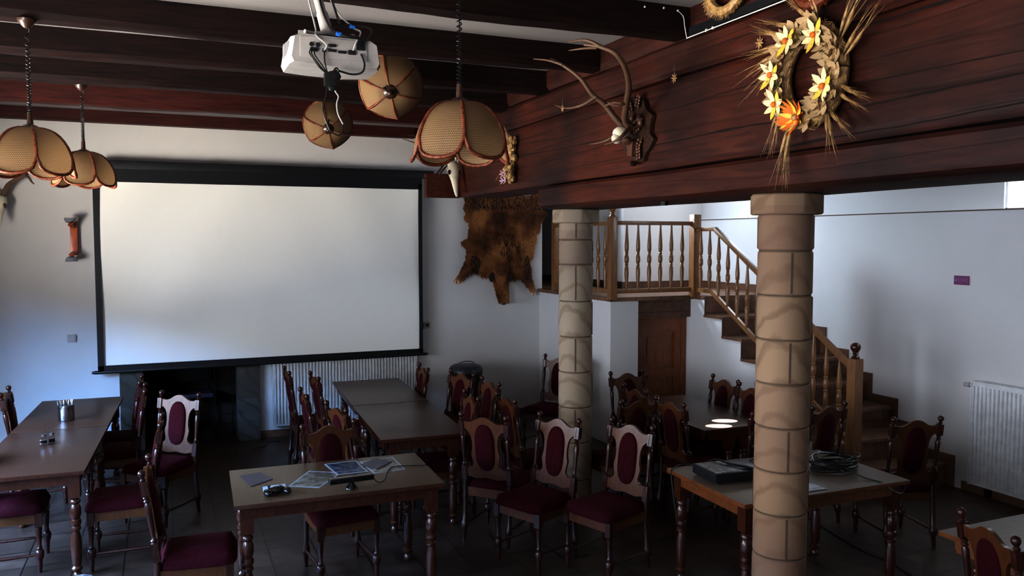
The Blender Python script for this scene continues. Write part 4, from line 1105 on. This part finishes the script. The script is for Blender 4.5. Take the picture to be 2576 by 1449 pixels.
o = g.out('bristles', M['fur'], t, 0); o['kind'] = 'stuff'
o = gd.out('dark_bristles', M['furdark'], t, 0); o['kind'] = 'stuff'
for (x, z) in ((3.423, 1.829), (4.510, 1.648)):
    g = G()
    for k in (-1, 1): g.petal((x - O.x + .012 * k, -.03, z - O.z), (k * .3, 0, -1), (0, -1, 0), .05, .022, curl=.1)
    g.out('hoof', M['bone'], t)

# ------------------------------------------------------------------ wreath and straw ornaments on the log wall
def ear(g, p, d, n, L=.14, mi=0, w=.02):
    p, d, n = Vector(p), Vector(d).normalized(), Vector(n)
    pts = [p + d * L * k / 5 + n * .12 * L * (k / 5) ** 2 for k in range(6)]
    g.tube(pts, [.0025, .0025, w * .35, w * .5, w * .4, .001], 6, mi)
    s_ = d.cross(n).normalized()
    for k in range(9):
        q = pts[2 + k % 4]; dd = (d + s_ * rnd.uniform(-.16, .16) + n * rnd.uniform(-.1, .15)).normalized()
        g.tube([q, q + dd * L * rnd.uniform(.6, 1.0)], [.0016, .0004], 4, mi)
WO = Vector((2.860, 3.052, 3.131)); t = thing('dried_wreath', 'oval straw wreath of cream, yellow and orange flowers with wheat ears on the log wall', 'wreath', tuple(WO))
RY, RZ = .185, .205; NN = Vector((-1, 0, 0))
def wp(a, r=1.0, x=0): return Vector((x, -RY * r * math.cos(R(a)), RZ * r * math.sin(R(a))))   # angle as seen by the viewer, 0 = right
g = G()
pts = [wp(a, 1, -.02) for a in range(0, 361, 12)]; g.tube(pts, .052, 12)
for k in range(900):
    a = rnd.uniform(0, 360); b_ = rnd.uniform(0, 2 * PI); c_ = wp(a, 1, -.02); o_ = wp(a, 1, 0).normalized() * .05 * math.cos(b_) + NN * .05 * abs(math.sin(b_))
    tg = Vector((0, math.sin(R(a)), math.cos(R(a))))
    g.tube([c_ + o_, c_ + o_ * 1.25 + tg * rnd.uniform(-.04, .04)], [.003, .001], 4)
g.out('straw_ring', M['straw'], t)
def flower(name, mats, a, r, size, n_, curl=.25, cen='orange', wd=.42, off=-.075):
    c_ = wp(a, r, off); g = G(); ph = rnd.uniform(0, 60)
    for k in range(n_):
        b_ = R(ph + 360 * k / n_); d_ = Vector((0, math.cos(b_), math.sin(b_)))
        g.petal(c_ + NN * .004 * (k % 2), d_, NN, size * rnd.uniform(.85, 1.1), size * wd, k % len(mats), curl=curl * rnd.uniform(.5, 1.4))
    if cen: g.sphere(c_ + NN * .012, size * .2, 8, len(mats), sc_=(.7, 1, 1))
    g.out(name, [M[m] for m in mats] + [M[cen or 'husk']], t, 60)
for (a, r) in ((118, .95), (55, .95), (172, 1.02), (-25, .98), (215, 1.02)):
    flower('straw_flower', ['cream', 'cream', 'yellow'], a, r, .078, 7, off=-.085)
for (a, r, s) in ((98, .85, .055), (80, 1.15, .055), (108, 1.12, .055), (66, .82, .05), (70, 1.18, .055), (42, .88, .05), (22, .95, .055), (25, 1.2, .05), (-5, 1.12, .055), (-30, 1.18, .05), (-38, .82, .05), (183, .86, .045), (160, .9, .05), (128, 1.15, .055), (240, 1.12, .05), (-80, 1.14, .05), (-55, .86, .05), (140, .95, .06), (35, 1.1, .06), (12, 1.15, .05), (150, 1.1, .045), (195, 1.15, .045), (205, .85, .045), (230, .95, .045), (250, 1.05, .05), (-48, 1.1, .06), (-62, 1.0, .05), (-12, .85, .05), (5, .9, .045), (260, .85, .045), (-70, .8, .045)):
    flower('husk_flower', ['husk'], a, r, s, 5, curl=.7, cen=None, wd=.75, off=-.06)
flower('orange_flower', ['orange', 'orange', 'orange', 'yellow'], -96, .98, .085, 26, curl=.6, cen='straw', wd=.26)
for a in (88, 62, 30, 188, -40, 225):
  g = G(); g.sphere(wp(a, .9, -.06), .022, 7, sc_=(.7, 1, 1))
  for k in range(40):
    c_ = wp(a, .9, -.06); d_ = Vector((rnd.uniform(-1, 0), rnd.uniform(-1, 1), rnd.uniform(-1, 1))).normalized(); g.tube([c_, c_ + d_ * .035], [.003, .001], 4)
  g.out('moss_tuft', M['moss'], t)
for (a, da, L) in ((68, 30, .25), (72, 62, .22), (100, 60, .20), (130, 55, .2), (140, 62, .22), (150, 70, .2), (25, 20, .26), (5, 25, .26), (-20, -5, .2), (-28, 0, .18), (-48, 8, .2), (-50, -15, .2), (-118, -10, .24), (-122, 0, .26), (-150, -12, .2), (120, 40, .2)):
    g = G(); c_ = wp(a, 1.1, -.03); v_ = R(a + da); d_ = Vector((-.1, -math.cos(v_), math.sin(v_)))
    if a < -100: d_ = Vector((-.05, rnd.uniform(-.12, .12), -1))
    ear(g, c_, d_, NN, L * .8); ear(g, c_ + Vector((0, .01, .01)), d_ + Vector((0, .12, .06)), NN, L * .72)
    g.out('wheat_ear', M['straw'], t)
def star(label, p, s=.034):
    t = thing('straw_star', label, 'ornament', p, 0, 'straw stars on the log wall'); g = G()
    for k in range(8):
        a = R(45 * k + 10); d_ = Vector((0, math.cos(a), math.sin(a)))
        g.petal((-.004, 0, 0), d_, (-1, 0, 0), s, s * .3, curl=0)
    g.sphere((-.006, 0, 0), s * .28, 8, sc_=(.5, 1, 1)); g.out('rays', M['straw'], t)
    G().tube([(-.003, 0, s * .6), (-.001, .004, s * 2.4)], .0007, 4).out('thread', M['greycable'], t)
star('small golden straw star to the right of the big antlers', (2.885, 4.230, 3.332)); star('small straw star hanging on a thread left of the wreath', (2.885, 3.456, 3.375))
star('tiny straw star hanging near the tip of the lower antler tine', (2.885, 5.747, 3.372), .03)
t = thing('dried_bouquet', 'bunch of dried seed heads and mauve flowers on the log wall behind the middle lamp', 'bouquet', (2.885, 6.725, 3.068))
g = G()
for k in range(16):
    y = rnd.uniform(-.08, .08); z = rnd.uniform(-.2, .2)
    g.tube([(0, y * .3, 0), (-.02, y, z)], .004, 5)
    for q in range(4): g.sphere((-.03 + rnd.uniform(-.03, .02), y + rnd.uniform(-.03, .03), z + rnd.uniform(-.04, .04)), rnd.uniform(.018, .032), 7)
for k in range(14):
    y = rnd.uniform(-.12, .10); z = rnd.uniform(-.12, .22); ear(g, (-.02, y * .5, z * .6), (-.3, y * 4, .8 if z > 0 else -.6), NN, .12)
g.out('seed_heads', M['straw'], t)
for (y, z) in ((.09, -.13), (.02, -.19), (.09, -.19), (.02, -.12)):
    g = G()
    for k in range(6): g.petal((-.07, y, z), (0, math.cos(R(60 * k)), math.sin(R(60 * k))), NN, .04, .016, curl=.5)
    g.out('mauve_flower', M['purple'], t)
for (label, p, rr, m_) in (('shaggy dried grass ring at the top edge right of the joists', (2.860, 3.694, 3.737), .155, 'straw'), ('woven reddish basket rim at the top edge above the wreath', (2.840, 3.000, 3.593), .15, 'cane')):
    t = thing('grass_ring' if m_ == 'straw' else 'basket', label, 'ornament', p); g = G()
    g.tube([(-.01, rr * math.cos(R(a)), rr * .9 * math.sin(R(a))) for a in range(0, 361, 15)], .03, 8)
    for k in range(420):
        a = R(rnd.uniform(0, 360)); o_ = Vector((-.02, rr * math.cos(a), rr * .9 * math.sin(a))); d_ = Vector((rnd.uniform(-.5, 0), math.cos(a), math.sin(a) - .2)).normalized()
        g.tube([o_, o_ + d_ * rnd.uniform(.03, .055)], [.002, .001], 4)
    g.out('ring', M[m_], t)
# cable duct along the log wall
t = thing('cable_duct', 'black cable duct with a thin white cable under it, high on the log wall', 'cable duct', (2.880, 4.053, 3.547))
O = Vector((2.880, 4.053, 3.547)); z_ = 0
g = G(); g.box((0, -.42, .022), (.04, .84, .045)); g.out('duct', M['blk'], t, 0)
g = G(); g.tube([(-.012, .03, -.008), (-.012, -.84, -.008)], .0035, 6)
g.tube(smoothpath([(-.012, .03, -.012), (-.025, .035, .06), (-.03, .045, .12), tuple(Vector((2.806, 4.090, 3.693)) - O)], 5), .003, 6)
g.out('cable', M['white'], t)
g = G()
for p in ((2.803, 4.085, 3.692), (2.706, 4.085, 3.697), (2.576, 4.085, 3.689)): g.sphere(tuple(Vector(p) - O), .007, 6)
for y in (-.16, -.22): g.box((-.014, y, 0.0), (.008, .012, .03))
g.out('clips', M['white'], t)

# ------------------------------------------------------------------ things on the tables
TZ = .7705
def flat(g, cx_, cy_, w, h, a, z, th=.0012, mi=0):
    g.box((cx_, cy_, z + th / 2), (w, h, th), Matrix.Rotation(R(a), 3, 'Z'), mi)
def print_sheet(label, p, w, h, a, m_, z=0.0):
    t = thing('photo_print', label, 'print', (p[0], p[1], TZ + z), R(a), 'prints and booklets on the foreground table')
    G().box((0, 0, .0008), (w, h, .0015)).out('sheet', M['paper'], t, 0)
    G().box((0, -.006, .0019), (w - .018, h - .030, .0006)).out('picture', M[m_], t, 0)
def quad_thing(name, label, cat, pts, th, mats, z=0.0, inset=None):
    O = Vector((sum(p[0] for p in pts) / 4, sum(p[1] for p in pts) / 4, TZ + z)); t = thing(name, label, cat, tuple(O), 0, 'prints and booklets on the foreground table')
    q = [(p[0] - O.x, p[1] - O.y) for p in pts]
    G().prism(q, lambda x, y: (x, y, 0), lambda x, y: (x, y, th), tri=False).out('sheet' if inset else 'cover', M[mats[0]], t, 0)
    if inset: G().prism([(x * inset, y * inset) for x, y in q], lambda x, y: (x, y, th), lambda x, y: (x, y, th + .0007), tri=False).out('picture', M[mats[1]], t, 0)
    return t
quad_thing('photo_print', 'olive toned print with white border in front of the other prints', 'print', [(0.684, 5.259, 0.770), (0.864, 5.561, 0.770), (1.064, 5.434, 0.770), (0.863, 5.147, 0.770)], .001, ['paper', 'photo1'], 0, .90)
quad_thing('photo_print', 'navy toned print with white border behind the sensor bar', 'print', [(0.987, 5.678, 0.770), (1.215, 5.693, 0.770), (1.232, 5.373, 0.770), (1.022, 5.382, 0.770)], .001, ['paper', 'photo2'], .002, .90)
quad_thing('photo_print', 'grey print at the right, partly covered by a dark booklet', 'print', [(1.229, 5.653, 0.770), (1.483, 5.694, 0.770), (1.481, 5.339, 0.770), (1.258, 5.321, 0.770)], .001, ['paper', 'photo1'], 0, .90)
quad_thing('booklet', 'dark booklet lying on top of the right print', 'booklet', [(1.215, 5.552, 0.772), (1.356, 5.682, 0.772), (1.438, 5.545, 0.772), (1.294, 5.401, 0.772)], .004, ['booklet'], .003)
quad_thing('booklet', 'dark slate booklet alone at the left end of the foreground table', 'booklet', [(0.422, 5.618, 0.770), (0.555, 5.642, 0.770), (0.614, 5.458, 0.770), (0.468, 5.343, 0.770)], .004, ['booklet'], 0)
t = thing('sensor_bar', 'black motion sensor bar on a small foot on the foreground table', 'sensor', ((1.051, 5.040, 0.770)[0], (1.051, 5.040, 0.770)[1], TZ), R(3))
g = G(); g.box((0, .02, .062), (.285, .055, .034)); g.bevel(.007, 3); g.out('bar', M['blkgloss'], t)
g = G(); g.lathe([(0, .040), (.006, .040), (.012, .036), (.028, .020), (.046, .014)], (0, .02, 0), 18); g.out('foot', M['blkgloss'], t)
g = G()
for x in (-.09, -.02, .005): g.lathe([(-.0085, .008), (-.0075, .008)], (x, 0, .062), 10, axis='y')
g.out('lens', M['blk'], t)
O = Vector(t.location)
g = G(); g.tube(smoothpath([(.14, .03, .055), (.18, .05, .01), (.24, .09, .006), tuple(Vector((1.408, 5.379, 0.776)) - O), tuple(Vector((1.548, 5.373, 0.776)) - O), tuple(Vector((1.624, 5.340, 0.776)) - O), tuple(Vector((1.624, 5.340, 0.776)) - O + Vector((.04, -.01, -.02))), tuple(Vector((1.624, 5.340, 0.776)) - O + Vector((.05, -.02, -.25)))], 6), .003, 6); g.out('cable', M['cable'], t)
t = thing('game_controller', 'black game controller lying before the dark booklet on the foreground table', 'game controller', ((0.601, 5.127, 0.770)[0], (0.601, 5.127, 0.770)[1], TZ), R(4))
g = G(); g.sphere((0, .01, .026), .048, 14, sc_=(1.25, .75, .42)); g.sphere((-.058, -.02, .022), .032, 12, sc_=(.85, 1.5, .65)); g.sphere((.058, -.02, .022), .032, 12, sc_=(.85, 1.5, .65)); g.out('body', M['blkgloss'], t, 80)
for x, y in ((-.045, .02), (.02, -.005)): G().lathe([(.036, .006), (.048, .006), (.049, .011), (.054, .010)], (x, y, 0), 12).out('thumb_stick', M['blk'], t)
g = G(); g.box((-.005, .055, .022), (.14, .035, .028), Matrix.Rotation(R(14), 3, 'X')); g.bevel(.008); g.out('battery_cover', M['bag'], t)
# cutlery holder and cruet on the left tables
cx0 = (-0.832, 7.931, 0.770)
t = thing('cutlery_holder', 'steel cutlery holder full of cutlery on the left tables', 'cutlery holder', (cx0[0], cx0[1] + .05, TZ))
g = G(); g.lathe([(.001, .060), (.006, .064), (.135, .064), (.137, .066), (.139, .064), (.139, .060), (.008, .058), (.002, .01)], (0, 0, 0), 26)
g.out('cup', M['steel'], t)
g = G()
for k in range(7):
    for a in (150, 185, 220, 255, 290): g.box((.0645 * math.cos(R(a)), .0645 * math.sin(R(a)), .03 + k * .014), (.002, .012, .004), Matrix.Rotation(R(a), 3, 'Z'))
g.out('slots', M['blk'], t, 0)
for k, (x, y, lean) in enumerate(((-.045, .0, -.12), (-.035, .02, -.08), (-.015, -.01, .0), (.0, .02, .05), (.01, -.02, .1), (.03, .01, .14), (-.025, -.025, -.05), (.02, .03, .12))):
    o_ = Vector((cx0[0] + x, cx0[1] + .05 + y, TZ + .02)); d_ = Vector((lean, .05 * (k % 3 - 1), 1)).normalized()
    c = thing('fork' if k % 2 else 'spoon', 'steel cutlery handle sticking up out of the steel holder', 'cutlery', tuple(o_), 0, 'cutlery in the steel holder')
    g = G(); g.tube([d_ * .0, d_ * .10, d_ * .14, d_ * .158], [.004, .005, .0095, .005], 8, sq=.35); g.out('handle', M['steel'], c)
cs = (-0.872, 7.085, 0.770)
t = thing('cruet_stand', 'wire cruet stand on the near left table', 'cruet stand', (cs[0], cs[1] + .02, TZ), R(35))
g = G()
for z in (.012, .04): g.tube([(.062 * math.cos(R(a)), .034 * math.sin(R(a)), z) for a in range(0, 361, 20)], .0018, 5)
g.tube([(0, .034, .012), (0, .034, .12), (0, .012, .128), (0, -.012, .128), (0, -.0, .11)], .002, 5); g.out('wire_frame', M['steel'], t)
for i, (x, lab) in enumerate(((-.03, 'glass salt shaker with steel cap in the cruet stand, nearer the camera'), (.03, 'glass pepper shaker with steel cap in the cruet stand, behind the salt'))):
    ca, sa = math.cos(R(35)), math.sin(R(35))
    s = thing('salt_shaker' if i == 0 else 'pepper_shaker', lab, 'shaker', (cs[0] + x * ca, cs[1] + .02 + x * sa, TZ + .002))
    G().lathe([(0, .022), (.004, .025), (.05, .020), (.062, .018)], (0, 0, 0), 14).out('jar', M['glass'], s)
    G().lathe([(.062, .019), (.08, .018), (.086, .010)], (0, 0, 0), 14).out('cap', M['steel'], s)
    G().lathe([(.004, .020), (.03, .018)], (0, 0, 0), 12).out('filling', M['paper' if i == 0 else 'booklet'], s)
# equipment table
a_, b_, c_, d_ = [Vector(p) for p in ((3.206, 4.460, 0.770), (3.251, 4.237, 0.770), (3.476, 4.160, 0.770), (3.762, 4.505, 0.770))]
t = thing('video_projector', 'black boxy projector with grey streaked top on the pale topped table', 'projector', (3.42, 4.32, TZ), R(-4))
g = G(); g.box((0, 0, .043), (.40, .28, .062)); g.bevel(.008); g.out('body', M['blk'], t)
g = G()
g.prism([(-.185, -.125), (.02, -.125), (-.0, .125), (-.185, .125)], lambda x, y: (x, y, .0735), lambda x, y: (x, y, .0755)); g.out('top_print', M['zebra'], t, 0)
g = G(); g.box((.08, -.02, .078), (.14, .16, .008)); g.bevel(.002); g.out('hatch', M['booklet'], t)
g = G()
for x in (-.17, .17):
    for y in (-.11, .11): g.lathe([(0, .012), (.013, .012)], (x, y, 0), 10)
g.out('foot', M['cable'], t)
g = G(); g.lathe([(-.146, .026), (-.138, .028)], (.10, 0, .045), 18, axis='y'); g.out('lens', M['blkgloss'], t)
def table_cable(label, pts, r=.005, m='cable'):
    p0 = Vector(pts[0]); o = G().tube([p - p0 for p in smoothpath(pts, 7)], r, 6).out('power_cable', M[m], None); o.location = p0
    return tag(o, label, 'cable')
table_cable('thick black cable lying across the boxy projector on the pale table', [(3.36, 4.56, .776), (3.40, 4.46, .855), (3.43, 4.33, .856), (3.50, 4.20, .853), (3.55, 4.14, .80), (3.60, 4.06, .777), (3.70, 3.98, .777)], .007)
table_cable('thin black cable hanging over the left edge of the pale topped table', [(3.40, 4.60, .776), (3.30, 4.68, .775), (3.20, 4.64, .776), (3.135, 4.58, .772), (3.125, 4.55, .66), (3.13, 4.5, .45)], .004)
table_cable('thin black cable looping beside the boxy projector', [(3.62, 4.45, .776), (3.70, 4.40, .776), (3.78, 4.46, .776), (3.80, 4.58, .776), (3.92, 4.60, .776)], .004)
t = thing('cable_coil', 'big black coil of cable on the right half of the pale topped table', 'cable', (4.20, 4.19, TZ))
g = G(); pts = []
for k in range(11 * 24 + 1):
    a = 2 * PI * k / 24; n_ = k / 24; rx = .165 - .055 * ((n_ * .37) % 1) + .012 * math.sin(a * 2.3); ry = rx * .82
    pts.append((rx * math.cos(a) * 1.12, ry * math.sin(a), .009 + .0062 * n_ + .012 * (1 + math.sin(a * 1.7 + n_)) * (n_ / 11)))
g.tube(pts, .0058, 6); g.out('coil', M['cable'], t)
G().tube(smoothpath([(-.14, .02, .03), (-.12, .08, .09), (-.05, .10, .095), (-.02, .12, .10), (-.10, .10, .06), (-.17, .04, .01)], 7), .004, 6).out('loose_end', M['greycable'], t)
G().tube(smoothpath([(-.12, .0, .07), (-.05, -.12, .05), (.0, -.26, .012), (.05, -.36, .0), (.07, -.40, -.03), (.13, -.44, -.06), (.19, -.42, -.03), (.19, -.41, .0)], 7), .004, 6).out('loose_end', M['cable'], t)
t = thing('plastic_bag', 'shiny flattened clear plastic bag on the pale topped table, just right of the thick column', 'bag', (3.70, 3.95, TZ))
g = G(); n_ = 12; rows = []
for j in range(n_ + 1):
    rows.append([g.b.verts.new((-.12 + .24 * i / n_, -.09 + .20 * j / n_, .004 + .016 * abs(noise.noise(Vector((i * .9, j * .6, 3))) ) * (1 if 0 < i < n_ and 0 < j < n_ else 0))) for i in range(n_ + 1)])
for j in range(n_):
    for i in range(n_): g.b.faces.new((rows[j][i], rows[j][i + 1], rows[j + 1][i + 1], rows[j + 1][i]))
g.out('film', M['bag'], t, 80)

# ------------------------------------------------------------------ floor items
bn = (3.388, 9.400, 0.388)
t = thing('waste_bin', 'black round bin with domed lid and wire handle before the far wall', 'bin', (bn[0], 9.40, 0))
G().lathe([(0, .17), (.01, .18), (.70, .205), (.705, .212), (.72, .212)], (0, 0, 0), 28).out('body', M['blk'], t)
G().lathe([(.72, .213), (.75, .21), (.785, .185), (.80, .15), (.805, .02)], (0, 0, 0), 28).out('lid', M['booklet'], t)
G().tube(smoothpath([(-.10, -.02, .80), (-.09, -.02, .83), (0, -.02, .845), (.09, -.02, .83), (.10, -.02, .80)], 5), .005, 6).out('handle', M['steel'], t)
t = thing('metal_bowl', 'shiny metal bowl at the bottom edge, beside the near left table leg', 'bowl', ((-0.538, 5.402, 0.300)[0], (-0.538, 5.402, 0.300)[1], .0))
G().lathe([(0, .07), (.005, .075), (.20, .085), (.28, .095), (.30, .098), (.303, .094), (.28, .088), (.02, .07), (.012, .01)], (0, 0, 0), 28).out('bowl', M['steel'], t)
def floor_cable(label, pts, r=.004):
    p0 = Vector(pts[0]); o = G().tube([p - p0 for p in smoothpath(pts, 7)], r, 6).out('floor_cable', M['cable'], None); o.location = p0
    return tag(o, label, 'cable')
floor_cable('short black cord lying on the floor in front of the radiator', [(0.845, 9.372, 0.005), (0.922, 9.453, 0.005), (0.996, 9.499, 0.005), (1.042, 9.637, 0.005), (1.112, 9.668, 0.005), (1.165, 9.625, 0.005)], .007)
floor_cable('long black cable curving over the floor right of the thick column', [(4.924, 5.388, 0.005), (4.915, 5.143, 0.005), (4.842, 4.806, 0.005), (4.784, 4.489, 0.005), (4.796, 4.261, 0.005), (4.734, 3.968, 0.005), (4.719, 3.646, 0.005)], .006)
floor_cable('thin black cable on the floor under the turned chairs in the centre', [(2.346, 6.016, 0.005), (2.295, 5.594, 0.005), (2.375, 5.475, 0.005), (2.608, 5.549, 0.005), (2.663, 5.252, 0.005), (2.844, 5.216, 0.005)], .004)
# ------------------------------------------------------------------ light
def area(name, loc, target, sx, sy, power, col, spread=180):
    l = bpy.data.lights.new(name, 'AREA'); l.shape = 'RECTANGLE'; l.size = sx; l.size_y = sy; l.energy = power; l.color = col
    l.spread = R(spread)
    o = bpy.data.objects.new(name, l); C.objects.link(o); o.location = loc
    o.rotation_euler = (Vector(target) - Vector(loc)).to_track_quat('-Z', 'Y').to_euler()
    return o
BLUE = (0.42, 0.66, 1.0); WARM = (1.0, 0.93, 0.84)
area('sky_light', (-7.0, 1.8, 5.8), (-2.6, 2.6, 1.3), 15, 4.5, 18500, (.29, .55, 1.0))
area('horizon_light', (-8.5, 1.8, 1.9), (0, 1.8, 1.9), 17, 2.6, 2000, (.80, .87, 1.0))
o = area('snow_bounce_light', (-7.6, 1.8, -.6), (-7.6, 1.8, 4), 9, 17, 15500, (1.0, .92, .80)); o.rotation_euler = (PI, 0, 0)
area('added_landing_light', (4.80, 9.30, 3.15), (6.85, 7.0, 1.9), .28, .35, 26, (.72, .85, 1.0), 110)  # added lamp over the landing; throws the railing shadows
area('annex_window_light', (XU + .02, 7.9, 3.0), (5.6, 9.3, 2.2), .6, 1.0, 20, (.85, .92, 1.0))
area('annex_window_light_near', (XU + .1, 4.3, 3.0), (5.6, 4.6, 1.6), .6, 1.1, 20, (.85, .92, 1.0))
for i, (tx, ty, s) in enumerate(((4.28, 5.56, 1.15), (4.45, 5.70, .75))):
    l = bpy.data.lights.new('sunbeam', 'SPOT'); l.energy = 260000; l.spot_size = R(s * .62); l.spot_blend = .08; l.shadow_soft_size = .002; l.color = (1, .97, .92)
    o = bpy.data.objects.new('sunbeam', l); C.objects.link(o)
    p = Vector((10.2, 3.4, 5.40)); tg = Vector((tx, ty, .77)); o.location = p
    o.rotation_euler = (tg - p).to_track_quat('-Z', 'Y').to_euler()
w = bpy.data.worlds.new('sky'); sc.world = w; w.use_nodes = True
bg = w.node_tree.nodes['Background']; bg.inputs[0].default_value = (.86, .93, 1, 1); bg.inputs[1].default_value = 1.6
sc.view_settings.view_transform = 'Standard'; sc.view_settings.look = 'None'
sc.view_settings.exposure = .72; sc.view_settings.gamma = .70
sc.cycles.use_denoising = True
sc.cycles.max_bounces = 7; sc.cycles.diffuse_bounces = 4; sc.cycles.glossy_bounces = 3; sc.cycles.transmission_bounces = 4
sc.cycles.caustics_reflective = False; sc.cycles.caustics_refractive = False
sc.cycles.sample_clamp_indirect = 4.0
